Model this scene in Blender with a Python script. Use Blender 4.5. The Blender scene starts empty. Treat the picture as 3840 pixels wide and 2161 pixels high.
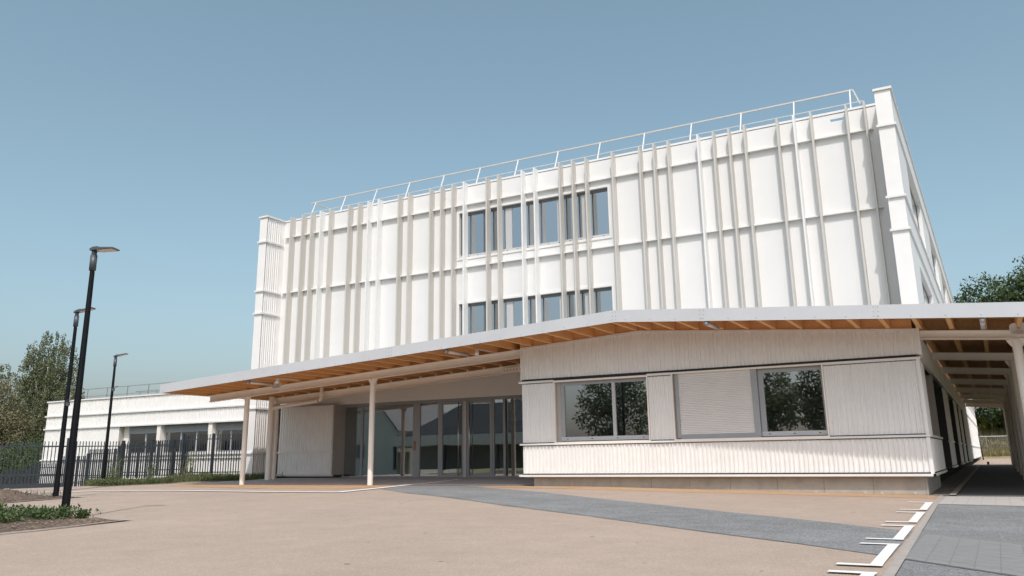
import bpy, bmesh, math, random
from mathutils import Vector, Matrix, noise
R = math.radians
random.seed(7)
scn = bpy.context.scene
COL = scn.collection

# ------------------------------------------------------------------ helpers
class MB:
    """collects faces for ONE mesh object"""
    def __init__(s): s.v = []; s.f = []; s.m = []; s.cur = 0
    def face(s, pts):
        n = len(s.v); s.v += [tuple(p) for p in pts]; s.f.append(tuple(range(n, n+len(pts)))); s.m.append(s.cur)
    def box(s, x0, x1, y0, y1, z0, z1):
        s.hexa([(x0,y0,z0),(x1,y0,z0),(x1,y1,z0),(x0,y1,z0),(x0,y0,z1),(x1,y0,z1),(x1,y1,z1),(x0,y1,z1)])
    def hexa(s, p):
        n = len(s.v); s.v += [tuple(q) for q in p]
        for f in ((0,3,2,1),(4,5,6,7),(0,1,5,4),(1,2,6,5),(2,3,7,6),(3,0,4,7)):
            s.f.append(tuple(n+i for i in f)); s.m.append(s.cur)
    def bar(s, a, b, w, h, up=(0,0,1)):
        a = Vector(a); b = Vector(b); d = (b-a).normalized(); up = Vector(up)
        if abs(d.dot(up)) > .99: up = Vector((0,1,0))
        sx = d.cross(up).normalized()*(w/2); sz = sx.cross(d).normalized()*(h/2)
        s.hexa([a-sx-sz, a+sx-sz, b+sx-sz, b-sx-sz, a-sx+sz, a+sx+sz, b+sx+sz, b-sx+sz])
    def tube(s, pts, r, n=10, cap=True):
        pts = [Vector(p) for p in pts]; rs = r if isinstance(r, (list,tuple)) else [r]*len(pts)
        base = len(s.v); ref = None
        for i, p in enumerate(pts):
            d = (pts[min(i+1,len(pts)-1)]-pts[max(i-1,0)]).normalized()
            if ref is None or abs(d.dot(ref)) > .95:
                ref = Vector((0,0,1)) if abs(d.z) < .9 else Vector((1,0,0))
            x = d.cross(ref).normalized(); y = d.cross(x).normalized()
            for k in range(n):
                a = 2*math.pi*k/n; s.v.append(tuple(p + x*math.cos(a)*rs[i] + y*math.sin(a)*rs[i]))
        for i in range(len(pts)-1):
            for k in range(n):
                k2 = (k+1) % n; s.f.append((base+i*n+k, base+i*n+k2, base+(i+1)*n+k2, base+(i+1)*n+k)); s.m.append(s.cur)
        if cap:
            s.f.append(tuple(base+k for k in reversed(range(n)))); s.m.append(s.cur)
            s.f.append(tuple(base+(len(pts)-1)*n+k for k in range(n))); s.m.append(s.cur)
    def build(s, name, mat, parent=None, smooth=False, bevel=0):
        me = bpy.data.meshes.new(name); me.from_pydata(s.v, [], s.f)
        for m in (mat if isinstance(mat, (list,tuple)) else [mat]): me.materials.append(m)
        for p, mi in zip(me.polygons, s.m): p.material_index = mi
        if smooth:
            for p in me.polygons: p.use_smooth = True
        me.update()
        o = bpy.data.objects.new(name, me); COL.objects.link(o)
        if smooth == 'auto' or bevel:
            pass
        if bevel:
            md = o.modifiers.new('Bevel', 'BEVEL'); md.width = bevel; md.segments = 2; md.limit_method = 'ANGLE'
        if parent is not None:
            o.parent = parent
            o.matrix_parent_inverse = Matrix.Translation(parent.location).inverted() if parent.type == 'EMPTY' else Matrix()
        return o

def smooth_by_angle(o, ang=40):
    bm = bmesh.new(); bm.from_mesh(o.data); bmesh.ops.remove_doubles(bm, verts=bm.verts, dist=1e-4)
    bmesh.ops.recalc_face_normals(bm, faces=bm.faces)
    for f in bm.faces: f.smooth = True
    for e in bm.edges:
        if len(e.link_faces) == 2 and e.calc_face_angle(0) > R(ang): e.smooth = False
    bm.to_mesh(o.data); bm.free()
    return o

def thing(name, loc, label, cat, group=None):
    o = bpy.data.objects.new(name, None); COL.objects.link(o); o.location = loc
    o.empty_display_size = .3
    return tag(o, label, cat, group)
def tag(o, label=None, cat=None, group=None, kind=None):
    if label: o['label'] = label
    if cat: o['category'] = cat
    if group: o['group'] = group
    if kind: o['kind'] = kind
    return o
def copy_tree(o, parent=None):
    c = o.copy(); COL.objects.link(c)
    if parent is not None: c.parent = parent
    for ch in list(o.children): copy_tree(ch, c)
    return c

# ------------------------------------------------------------------ materials
def mat(name, col, rough=.5, metal=0, var=.0, vscale=6, bump=0, bscale=40, spec=.5, extra=None, stretch=None):
    m = bpy.data.materials.new(name); m.use_nodes = True
    nt = m.node_tree; b = nt.nodes['Principled BSDF']
    b.inputs['Base Color'].default_value = (*col, 1); b.inputs['Roughness'].default_value = rough
    b.inputs['Metallic'].default_value = metal; b.inputs['Specular IOR Level'].default_value = spec
    tc = nt.nodes.new('ShaderNodeTexCoord'); src = tc.outputs['Object']
    if stretch:
        mp = nt.nodes.new('ShaderNodeMapping'); mp.inputs['Scale'].default_value = stretch
        nt.links.new(src, mp.inputs['Vector']); src = mp.outputs['Vector']
    if var:
        n = nt.nodes.new('ShaderNodeTexNoise'); n.inputs['Scale'].default_value = vscale; n.inputs['Detail'].default_value = 6
        n.inputs['Roughness'].default_value = .65
        nt.links.new(src, n.inputs['Vector'])
        mx = nt.nodes.new('ShaderNodeMix'); mx.data_type = 'RGBA'
        mx.inputs[6].default_value = (*[max(0, c*(1-var)) for c in col], 1); mx.inputs[7].default_value = (*[min(1, c*(1+var)) for c in col], 1)
        rp = nt.nodes.new('ShaderNodeMapRange'); rp.inputs['From Min'].default_value = .3; rp.inputs['From Max'].default_value = .7
        nt.links.new(n.outputs['Fac'], rp.inputs['Value']); nt.links.new(rp.outputs[0], mx.inputs[0])
        nt.links.new(mx.outputs[2], b.inputs['Base Color'])
    if bump:
        n2 = nt.nodes.new('ShaderNodeTexNoise'); n2.inputs['Scale'].default_value = bscale; n2.inputs['Detail'].default_value = 4
        nt.links.new(src, n2.inputs['Vector'])
        bp = nt.nodes.new('ShaderNodeBump'); bp.inputs['Strength'].default_value = bump; bp.inputs['Distance'].default_value = .01
        nt.links.new(n2.outputs['Fac'], bp.inputs['Height']); nt.links.new(bp.outputs[0], b.inputs['Normal'])
    return m

def granular(name, col, amp=.25, grain=150, patch=.06, speck=0, stain=None):
    """resin / asphalt: grain + soft wear patches + rare dark specks"""
    m = bpy.data.materials.new(name); m.use_nodes = True; nt = m.node_tree; N = nt.nodes; L = nt.links
    b = N['Principled BSDF']; b.inputs['Roughness'].default_value = .9; b.inputs['Specular IOR Level'].default_value = .25
    tc = N.new('ShaderNodeTexCoord')
    def noise_(scale, det=3, rough=.6):
        n = N.new('ShaderNodeTexNoise'); n.inputs['Scale'].default_value = scale; n.inputs['Detail'].default_value = det
        n.inputs['Roughness'].default_value = rough; L.new(tc.outputs['Object'], n.inputs['Vector']); return n.outputs['Fac']
    def rng(s, a, b_, c, d):
        r = N.new('ShaderNodeMapRange'); L.new(s, r.inputs['Value'])
        for k, v in zip(('From Min','From Max','To Min','To Max'), (a,b_,c,d)): r.inputs[k].default_value = v
        return r.outputs[0]
    def mul(a, b_):
        x = N.new('ShaderNodeMath'); x.operation = 'MULTIPLY'; L.new(a, x.inputs[0]); L.new(b_, x.inputs[1]); return x.outputs[0]
    v = N.new('ShaderNodeTexVoronoi'); v.inputs['Scale'].default_value = grain; L.new(tc.outputs['Object'], v.inputs['Vector'])
    sp = N.new('ShaderNodeSeparateColor'); L.new(v.outputs['Color'], sp.inputs[0])
    g = rng(sp.outputs[0], 0, 1, 1-amp, 1+amp)
    g = mul(g, rng(noise_(18, 5), .25, .75, 1-amp*.35, 1+amp*.35))
    p = mul(rng(noise_(.35, 6), .3, .7, 1-patch, 1+patch), rng(noise_(2.2, 5), .3, .7, 1-patch*.7, 1+patch*.7))
    k = mul(g, p)
    if speck:
        v2 = N.new('ShaderNodeTexVoronoi'); v2.inputs['Scale'].default_value = speck; v2.inputs['Randomness'].default_value = 1
        L.new(tc.outputs['Object'], v2.inputs['Vector'])
        s2 = N.new('ShaderNodeSeparateColor'); L.new(v2.outputs['Color'], s2.inputs[0])
        a1 = N.new('ShaderNodeMath'); a1.operation = 'LESS_THAN'; L.new(v2.outputs['Distance'], a1.inputs[0]); 
        rr = rng(s2.outputs[0], .84, 1, 0, .11); L.new(rr, a1.inputs[1])
        k = mul(k, rng(a1.outputs[0], 0, 1, 1, .35))
    vm = N.new('ShaderNodeVectorMath'); vm.operation = 'SCALE'; vm.inputs[0].default_value = col; L.new(k, vm.inputs['Scale'])
    out = vm.outputs[0]
    if stain:
        mx = N.new('ShaderNodeMix'); mx.data_type = 'RGBA'; L.new(rng(noise_(.9, 5), .35, .62, 0, .55), mx.inputs[0])
        L.new(out, mx.inputs[6]); mx.inputs[7].default_value = (*stain, 1); out = mx.outputs[2]
    L.new(out, b.inputs['Base Color'])
    bp = N.new('ShaderNodeBump'); bp.inputs['Strength'].default_value = .5; bp.inputs['Distance'].default_value = .004
    L.new(sp.outputs[0], bp.inputs['Height']); L.new(bp.outputs[0], b.inputs['Normal'])
    return m

def wood_mat(name, col, dark):
    m = bpy.data.materials.new(name); m.use_nodes = True; nt = m.node_tree; N = nt.nodes; L = nt.links
    b = N['Principled BSDF']; b.inputs['Roughness'].default_value = .6; b.inputs['Specular IOR Level'].default_value = .3
    tc = N.new('ShaderNodeTexCoord'); mp = N.new('ShaderNodeMapping'); mp.inputs['Scale'].default_value = (9, .5, 22)
    L.new(tc.outputs['Object'], mp.inputs['Vector'])
    n = N.new('ShaderNodeTexNoise'); n.inputs['Scale'].default_value = 2.2; n.inputs['Detail'].default_value = 7; n.inputs['Distortion'].default_value = .8
    L.new(mp.outputs[0], n.inputs['Vector'])
    cr = N.new('ShaderNodeValToRGB'); cr.color_ramp.elements[0].position = .3; cr.color_ramp.elements[1].position = .7
    cr.color_ramp.elements[0].color = (*dark, 1); cr.color_ramp.elements[1].color = (*col, 1)
    L.new(n.outputs['Fac'], cr.inputs[0])
    v = N.new('ShaderNodeTexVoronoi'); v.inputs['Scale'].default_value = 2.6; L.new(tc.outputs['Object'], v.inputs['Vector'])
    lt = N.new('ShaderNodeMapRange'); L.new(v.outputs['Distance'], lt.inputs['Value'])
    for k, w in zip(('From Min','From Max','To Min','To Max'), (.04,.1,.75,0)): lt.inputs[k].default_value = w
    mx = N.new('ShaderNodeMix'); mx.data_type = 'RGBA'; L.new(lt.outputs[0], mx.inputs[0]); L.new(cr.outputs[0], mx.inputs[6])
    mx.inputs[7].default_value = (dark[0]*.35, dark[1]*.28, dark[2]*.25, 1)
    L.new(mx.outputs[2], b.inputs['Base Color'])
    return m

def glass_mat(name, refl=.32, tint=(.55,.6,.62)):
    m = bpy.data.materials.new(name); m.use_nodes = True; nt = m.node_tree; N = nt.nodes; L = nt.links
    N.remove(N['Principled BSDF']); out = N['Material Output']
    g = N.new('ShaderNodeBsdfGlossy'); g.inputs['Roughness'].default_value = .0; g.inputs['Color'].default_value = (.93,.97,1,1)
    t = N.new('ShaderNodeBsdfTransparent'); t.inputs['Color'].default_value = (*tint, 1)
    lw = N.new('ShaderNodeFresnel'); lw.inputs['IOR'].default_value = 1.5
    ad = N.new('ShaderNodeMath'); ad.operation = 'ADD'; ad.inputs[1].default_value = refl; ad.use_clamp = True
    L.new(lw.outputs[0], ad.inputs[0])
    tc = N.new('ShaderNodeTexCoord'); n = N.new('ShaderNodeTexNoise'); n.inputs['Scale'].default_value = .9; n.inputs['Detail'].default_value = 1
    L.new(tc.outputs['Object'], n.inputs['Vector'])
    bp = N.new('ShaderNodeBump'); bp.inputs['Strength'].default_value = .05; bp.inputs['Distance'].default_value = .02
    L.new(n.outputs['Fac'], bp.inputs['Height']); L.new(bp.outputs[0], g.inputs['Normal'])
    mx = N.new('ShaderNodeMixShader'); L.new(ad.outputs[0], mx.inputs[0]); L.new(t.outputs[0], mx.inputs[1]); L.new(g.outputs[0], mx.inputs[2])
    L.new(mx.outputs[0], out.inputs['Surface'])
    return m

def leaf_mat(name, cols, trans=.35):
    m = bpy.data.materials.new(name); m.use_nodes = True; nt = m.node_tree; N = nt.nodes; L = nt.links
    b = N['Principled BSDF']; b.inputs['Roughness'].default_value = .55; b.inputs['Specular IOR Level'].default_value = .3
    geo = N.new('ShaderNodeNewGeometry')
    cr = N.new('ShaderNodeValToRGB'); el = cr.color_ramp.elements
    while len(el) < len(cols): el.new(.5)
    for i, c in enumerate(cols): el[i].position = i/(len(cols)-1); el[i].color = (*c, 1)
    L.new(geo.outputs['Random Per Island'], cr.inputs[0]); L.new(cr.outputs[0], b.inputs['Base Color'])
    tr = N.new('ShaderNodeBsdfTranslucent'); L.new(cr.outputs[0], tr.inputs['Color'])
    mx = N.new('ShaderNodeMixShader'); mx.inputs[0].default_value = trans
    L.new(b.outputs[0], mx.inputs[1]); L.new(tr.outputs[0], mx.inputs[2]); L.new(mx.outputs[0], N['Material Output'].inputs['Surface'])
    return m

W = {}
W['white'] = mat('white_coated_metal', (.80,.80,.785), .45, var=.025, vscale=.8, bump=.02, bscale=1.2)
W['panel'] = mat('white_facade_panel', (.775,.775,.765), .5, var=.025, vscale=.5, bump=.03, bscale=.9)
W['clad'] = mat('white_ribbed_sheet', (.83,.82,.80), .45, var=.03, vscale=1.5)
W['cream'] = mat('pale_beige_metal', (.565,.55,.51), .5, var=.02, vscale=1)
W['trim'] = mat('white_trim', (.79,.78,.76), .45, var=.03, vscale=2)
W['beam'] = mat('cream_painted_steel', (.88,.835,.775), .45, var=.03, vscale=2)
W['zinc'] = mat('grey_white_fascia_sheet', (.53,.545,.565), .38, var=.05, vscale=.7, bump=.12, bscale=.8)
W['gap'] = mat('dark_joint_and_shadow_line', (.03,.03,.03), .9)
W['alu'] = mat('grey_aluminium', (.34,.355,.37), .45, var=.04, vscale=3)
W['alu_light'] = mat('light_grey_aluminium', (.50,.51,.52), .4, var=.03, vscale=3)
W['alu_dark'] = mat('dark_grey_aluminium', (.14,.15,.155), .45, var=.05, vscale=3)
W['reveal'] = mat('warm_grey_reveal', (.42,.39,.36), .6, var=.04, vscale=2)
W['concrete'] = mat('plinth_concrete', (.40,.37,.33), .85, var=.16, vscale=2.2, bump=.3, bscale=30)
W['kerb'] = mat('kerb_concrete', (.34,.31,.28), .9, var=.12, vscale=5, bump=.3, bscale=60)
W['slab'] = mat('grey_concrete_slab', (.40,.40,.405), .85, var=.10, vscale=2.5, bump=.2, bscale=50)
W['paver'] = mat('grey_paver', (.225,.225,.222), .85, var=.2, vscale=3.5, bump=.3, bscale=60, stretch=(1,5,1))
W['paver_light'] = mat('light_paver', (.40,.385,.365), .85, var=.12, vscale=4, bump=.25, bscale=60, stretch=(1,4,1))
W['paint'] = mat('road_paint', (.78,.77,.75), .6, var=.06, vscale=9, bump=.15, bscale=80)
W['black'] = mat('black_powder_coat', (.007,.008,.010), .32, var=.1, vscale=3, spec=.22)
W['head'] = mat('grey_lamp_casting', (.07,.085,.10), .4)
W['lens'] = mat('lamp_lens', (.72,.62,.54), .25)
W['fence'] = mat('anthracite_fence', (.032,.040,.050), .4, var=.08, vscale=3)
W['galv'] = mat('galvanised_steel', (.42,.44,.46), .35, metal=.6, var=.08, vscale=8)
W['steel'] = mat('brushed_steel', (.65,.63,.60), .25, metal=1)
W['plastic'] = mat('white_plastic', (.74,.74,.74), .35)
W['tube'] = mat('frosted_tube', (.74,.76,.80), .2)
W['inner'] = mat('interior_wall', (.66,.655,.62), .8, var=.08, vscale=1)
W['inner_dark'] = mat('interior_dark', (.20,.20,.20), .8)
W['inner_floor'] = mat('interior_floor', (.32,.31,.30), .5)
W['wood'] = wood_mat('spruce_joist', (.84,.52,.25), (.74,.41,.165))
W['deckwood'] = wood_mat('roof_board', (.56,.31,.13), (.44,.225,.09))
W['glass'] = glass_mat('window_glass', .24, (.66,.70,.71))
W['glass_up'] = glass_mat('upper_window_glass', .42, (.35,.38,.40))
W['glass_door'] = glass_mat('door_glass', .26, (.80,.83,.84))
W['sand'] = granular('beige_resin', (.376,.300,.243), .22, 130, .075, speck=2.6)
W['asphalt'] = granular('grey_asphalt', (.205,.209,.209), .45, 75, .17, speck=2.6)
W['asphalt_shaded'] = granular('shaded_passage_asphalt', (.12,.125,.13), .3, 90, .08)  # asphalt copy darkened to paint in the canopy shade on the passage floor
W['orange'] = granular('ochre_stained_resin', (.44,.27,.135), .15, 130, .10, stain=(.42,.33,.255))
W['soil'] = granular('bare_soil', (.125,.092,.068), .5, 28, .25)
W['gravel'] = granular('grey_gravel', (.22,.21,.20), .6, 26, .1)
W['meadow'] = granular('meadow_ground', (.16,.15,.07), .4, 14, .2)
W['dry'] = granular('dry_grass_bank', (.42,.34,.20), .4, 9, .25, stain=(.22,.24,.09))
W['joint'] = mat('paver_joint_sand', (.19,.185,.175), .95, var=.2, vscale=20)
W['cap_grey'] = mat('pale_grey_plastic', (.46,.46,.45), .5)
W['charcoal'] = mat('charcoal_recess_shade', (.04,.04,.042), .5)  # near-black puts the shade of the passage recesses into the colour
W['roof'] = mat('grey_roof_membrane', (.3,.3,.3), .8)
W['tile'] = mat('dark_roof_tile', (.055,.05,.05), .6, var=.4, vscale=4, bump=1, bscale=6)
W['render'] = mat('pale_wall_render', (.55,.52,.48), .9, var=.06, vscale=2)
W['bark'] = mat('bark', (.14,.11,.09), .9, var=.4, vscale=6, bump=.6, bscale=20)
W['pale_bark'] = mat('birch_bark', (.42,.39,.35), .8, var=.45, vscale=4, bump=.4, bscale=14)
W['pole_wood'] = mat('weathered_pole', (.34,.27,.21), .9, var=.2, vscale=5)

# ------------------------------------------------------------------ ground shape
def clamp(a, lo, hi): return max(lo, min(hi, a))
def sstep(t): t = clamp(t, 0, 1); return t*t*(3-2*t)
def gz(x, y):
    z = .0187*clamp(-1.5-x, 0, 9.0)*sstep((y-6)/12)
    if y > 23: z += .125*sstep((y-23.15)/3.2)*clamp((-12.0-x)*4, 0, 1)*clamp((x+33)/2, 0, 1)        # slab rises to the doors
    if y > 24: z += .0047*clamp(y-24, 0, 70)*clamp((x+12)/10.6, 0, 1)   # passage climbs gently
    if x < -31: z -= .05*clamp(-31-x, 0, 5)
    if x < -36: z -= .09*clamp(-36-x, 0, 40)
    if y > 101: z += 3.4*sstep((y-101)/10)*clamp((x+40)/20, 0, 1)       # bank at the back
    return z

def axis(dense, far):
    a, b, s = dense; out = []; x = a
    while x <= b+1e-6: out.append(round(x, 4)); x += s
    return sorted(set(out + list(far)))
GX = axis((-50, 14, 1.0), (-1500,-800,-400,-200,-120,-90,-75,-65,-57, 18, 24, 35, 60, 120, 250, 600, 1500))
GY = axis((-16, 64, 1.0), (-1500,-600,-250,-110,-60,-40,-28,-20, 70,78,86,94,101,103,105,107,109,111,114,120,140,180,260,500,1500))
mb = MB(); nx = len(GX)
mb.v = [(x, y, gz(x, y)-.012) for y in GY for x in GX]
for j in range(len(GY)-1):
    for i in range(nx-1):
        mb.f.append((j*nx+i, j*nx+i+1, (j+1)*nx+i+1, (j+1)*nx+i)); mb.m.append(0)
tag(mb.build('ground', W['meadow'], smooth=True), kind='structure')

def sheet(name, polys, off, m, kind='structure', th=0):
    """polygon(s) laid on the ground, cut along the ground grid so they follow its slope"""
    bm = bmesh.new()
    for poly in polys: bm.faces.new([bm.verts.new((x, y, 0)) for x, y in poly])
    xs = [v.co.x for v in bm.verts]; ys = [v.co.y for v in bm.verts]
    x0, x1, y0, y1 = min(xs), max(xs), min(ys), max(ys)
    for gx in GX:
        if x0 < gx < x1: bmesh.ops.bisect_plane(bm, geom=bm.verts[:]+bm.edges[:]+bm.faces[:], plane_co=(gx,0,0), plane_no=(1,0,0))
    for gy in GY:
        if y0 < gy < y1: bmesh.ops.bisect_plane(bm, geom=bm.verts[:]+bm.edges[:]+bm.faces[:], plane_co=(0,gy,0), plane_no=(0,1,0))
    for v in bm.verts: v.co.z = gz(v.co.x, v.co.y) + off
    bmesh.ops.triangulate(bm, faces=bm.faces[:])
    for f in bm.faces:
        if f.normal.z < 0: f.normal_flip()
    if th:
        r = bmesh.ops.extrude_face_region(bm, geom=bm.faces[:])
        bmesh.ops.translate(bm, verts=[g for g in r['geom'] if isinstance(g, bmesh.types.BMVert)], vec=(0,0,th))
        bmesh.ops.recalc_face_normals(bm, faces=bm.faces)
    me = bpy.data.meshes.new(name); bm.to_mesh(me); bm.free(); me.materials.append(m)
    o = bpy.data.objects.new(name, me); COL.objects.link(o)
    return tag(o, kind=kind)

def strip(pts, w):
    """polyline -> list of quads of width w"""
    out = []
    P = [Vector((*p, 0)) for p in pts]; L_, R_ = [], []
    for i, p in enumerate(P):
        d1 = (P[i]-P[i-1]).normalized() if i else (P[1]-P[0]).normalized()
        d2 = (P[i+1]-P[i]).normalized() if i < len(P)-1 else d1
        d = (d1+d2).normalized(); n = Vector((-d.y, d.x, 0)); k = w/2/max(.5, n.dot(Vector((-d1.y, d1.x, 0))))
        L_.append(p+n*k); R_.append(p-n*k)
    for i in range(len(P)-1):
        out.append([(R_[i].x,R_[i].y),(R_[i+1].x,R_[i+1].y),(L_[i+1].x,L_[i+1].y),(L_[i].x,L_[i].y)])
    return out

KX = lambda y: -1.33 + (22.6-y)*.0245          # left edge of the kerb beside the measuring line
# beige yard: two beds and the grass corner are left out
sheet('playground_surface', [
    [(-13.22,-16),(KX(-16),-16),(KX(9.3),9.3),(KX(22.9),22.9),(-1.45,23.2),(-12.4,23.2),(-12.4,23.06),(-28.9,23.06),(-29.2,20.6),(-26.82,17.62),(-26.82,14.4),(-21.45,14.4),(-21.45,9.8),(-13.22,9.8)],
    [(-26.82,14.4),(-26.82,17.62),(-29.0,20.36),(-31.2,21.2),(-33.3,22.2),(-38.9,13.2),(-38.9,11),(-30.0,14.4)],
    [(-21.45,9.8),(-21.45,-16),(-19.4,-16),(-19.4,9.8)],
    [(-28.9,23.06),(-27.6,23.06),(-27.6,24.75),(-29.2,24.2),(-29.7,22.6),(-29.2,20.6)],
], .0, W['sand'])
sheet('asphalt_band', [[(-16.75,23.04),(-15.75,20.0),(-13.15,17.73),(-8.54,14.62),(-6.05,13.12),(-2.1,10.31),(-1.05,9.40),(-1.10,12.45),(-2.8,13.92),(-8.14,17.67),(-13.0,21.4),(-14.02,22.44),(-14.3,23.04)]], .006, W['asphalt'])
sheet('ochre_strip', [[(-13.9,22.5),(-12.4,21.6),(-9.4,21.1),(-4.14,21.3),(-1.36,21.45),(-1.36,22.9),(-12.35,22.94),(-12.35,23.04),(-14.2,23.04)],
                      [(-26.8,21.4),(-19.8,19.6),(-16.9,20.2),(-17.0,23.04),(-28.3,23.04)]], .005, W['orange'])
sheet('entrance_slab', [[(-27.6,23.22),(-12.35,23.22),(-12.35,30.0),(-26.6,30.0),(-26.6,25.1),(-27.6,24.75)]], .012, W['slab'])
sheet('slab_kerb', [[(-27.6,23.04),(-12.35,23.04),(-12.35,23.22),(-27.6,23.22)]], .016, W['kerb'])
# white playground line
sheet('ground_line', strip([(-31.0,16.5),(-27.72,15.82),(-26.6,15.85),(-25.11,16.32),(-24.4,17.4),(-21.54,17.75),(-17.94,17.63),(-15.4,17.75),(-16.08,19.97),(-17.25,23.4),(-16.7,25.6)], .30), .018, W['paint'])
# measuring line with ticks
def lerp(a, b, t): return a+(b-a)*t
TXL = lambda y: lerp(-1.15, -1.40, (y-8.58)/(19.17-8.58))
TXR = lambda y: lerp(-1.04, -1.27, (y-8.56)/(19.33-8.56))
TTL = lambda y: lerp(-1.43, -1.74, (y-8.55)/(19.48-8.55))
polys = []
for ya, yb in ((19.40,16.92),(16.18,13.92),(13.22,11.15),(10.54,8.56),(8.00,6.2),(5.7,4.2)):
    polys.append([(TXL(yb+.06),yb+.06),(TXR(yb+.06),yb+.06),(TXR(ya-.06),ya-.06),(TXL(ya-.06),ya-.06)])
    for y in (ya, yb): polys.append([(TTL(y),y-.06),(TXR(y)+.005,y-.06),(TXR(y)+.005,y+.06),(TTL(y),y+.06)])
sheet('measuring_line', polys, .018, W['paint'])
sheet('yard_kerb', [[(KX(-10),-10),(KX(-10)+.09,-10),(KX(9.3)+.09,9.3),(KX(22.9)+.09,22.9),(KX(22.9),22.9),(KX(9.3),9.3)]], .010, W['kerb'])
sheet('asphalt_path', [[(KX(-10)+.09,-10),(14,-10),(14,22.5),(KX(22.5)+.09,22.5),(KX(9.3)+.09,9.3)]], .0, W['asphalt'])
# paver band and pavers at the passage mouth
def paver_polys(x0, x1, step, ylo, yhi, gap, ln):
    out = []; x = x0
    while x < x1:
        a, b = ylo(x), yhi(x); a2, b2 = ylo(x+step), yhi(x+step); n = max(1, round((b-a)/ln))
        for k in range(n):
            y0 = lerp(a, b, k/n); y1 = lerp(a, b, (k+1)/n); y2 = lerp(a2, b2, k/n); y3 = lerp(a2, b2, (k+1)/n)
            out.append([(x+gap,y0+gap),(x+step-gap,y2+gap),(x+step-gap,y3-gap),(x+gap,y1-gap)])
        x += step
    return out
sheet('paver_joint_bed', [[(-.98,9.30),(4.5,3.9),(4.5,7.0),(-1.03,12.42)]], .005, W['joint'])
sheet('paver_band', paver_polys(-.93, 4.4, .205, lambda x: 9.31-(x+.98)*.99+.02, lambda x: 12.36-(x+1.03)*1.02-.16, .005, .31), .008, W['paver'])
sheet('passage_paver_bed', [[(-1.20,19.05),(6,17.0),(6,22.3),(-1.24,22.5)]], .004, W['kerb'])
sheet('passage_paving', paver_polys(-1.17, 5.8, .25, lambda x: 19.1-(x+1.17)*.27, lambda x: 22.42, .006, 1.1), .007, W['paver_light'])
sheet('passage_path', [[(-.98,22.5),(2.0,22.3),(2.0,60.3),(-.98,60.3)]], .004, W['asphalt_shaded'])
sheet('passage_kerb', [[(-1.12,22.6),(-.98,22.6),(-.98,60.3),(-1.12,60.3)]], .03, W['kerb'])
sheet('gravel_strip', [[(-1.75,22.95),(-1.12,22.6),(-1.12,60.3),(-1.75,60.3)]], .01, W['gravel'])
sheet('back_yard', [[(-1.5,60.3),(14,60.3),(14,97),(-1.5,97)]], .012, W['sand'])
sheet('hill', [[(-30,101),(60,101),(60,140),(-30,140)]], .03, W['dry'])
sheet('verge', [[(-12,97),(30,97),(30,101.2),(-12,101.2)]], .02, mat('green_verge', (.07,.13,.03), .9, var=.3, vscale=3))
# kerbs of the beds and of the grass corner
sheet('grass_kerb', strip([(-34.2,20.0),(-28.33,16.22),(-26.9,17.62),(-29.25,20.6),(-29.8,22.6),(-29.3,24.2),(-26.7,25.0)], .16), .02, W['kerb'])
sheet('bed_kerb', strip([(-12.86,-10),(-12.95,8),(-13.2,9.8),(-21.4,9.95)], .09) + strip([(-21.2,-10),(-21.3,11.5),(-21.5,14.45),(-27,14.9)], .09), .022, W['kerb'])

def soil(name, x0, x1, y0, y1, hfun):
    m = MB(); nx = int((x1-x0)/.12); ny = int((y1-y0)/.12)
    m.v = []
    for j in range(ny+1):
        for i in range(nx+1):
            x = lerp(x0, x1, i/nx); y = lerp(y0, y1, j/ny)
            m.v.append((x, y, gz(x, y)+.004+hfun(x, y)))
    for j in range(ny):
        for i in range(nx):
            m.f.append((j*(nx+1)+i, j*(nx+1)+i+1, (j+1)*(nx+1)+i+1, (j+1)*(nx+1)+i)); m.m.append(0)
    return tag(m.build(name, W['soil'], smooth=True), kind='structure')
def fbm(x, y, s): return noise.fractal(Vector((x*s, y*s, 3.1)), .6, 2.1, 4)
def edge(x, y, x0, x1, y0, y1): return sstep(min(x-x0, x1-x, y-y0, y1-y)/.35)
soil('soil_bed', -19.3, -13.16, 2.0, 9.76, lambda x, y: edge(x,y,-19.3,-13.16,2,9.76)*(.05+.05*fbm(x,y,2.2)) )
soil('soil_patch', -30, -21.5, 6.0, 14.4, lambda x, y: edge(x,y,-30,-21.5,6,14.4)*(.06+.05*fbm(x,y,2)+.17*math.exp(-((x+24.35)/1.0)**2-((y-13.9)/.45)**2)))

# ------------------------------------------------------------------ ribbed sheet
PIT = (.112,.138,.121,.098,.133,.116)
def ribs(u0, u1, depth=.034, ph=0):
    pts = [(u0, 0)]; u = u0+.02; k = ph
    while u < u1-.10:
        p = PIT[k % len(PIT)]; k += 1
        for du, d in ((p-.064,0),(p-.046,depth),(p-.018,depth),(p,0)):
            if u+du < u1-.005: pts.append((u+du, d))
        u += p
    pts.append((u1, 0))
    return pts
def corr(mb, u0, u1, zlo, zhi, place, depth=.034, ph=0):
    zl = zlo if callable(zlo) else (lambda u: zlo); zh = zhi if callable(zhi) else (lambda u: zhi)
    P = ribs(u0, u1, depth, ph); n = len(mb.v)
    for u, d in P: mb.v.append(place(u, d, zl(u))); mb.v.append(place(u, d, zh(u)))
    for i in range(len(P)-1): mb.f.append((n+2*i, n+2*i+2, n+2*i+3, n+2*i+1)); mb.m.append(mb.cur)
def front(Y): return lambda u, d, z: (u, Y-d, z)
def side(X): return lambda u, d, z: (X+d, u, z)
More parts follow.
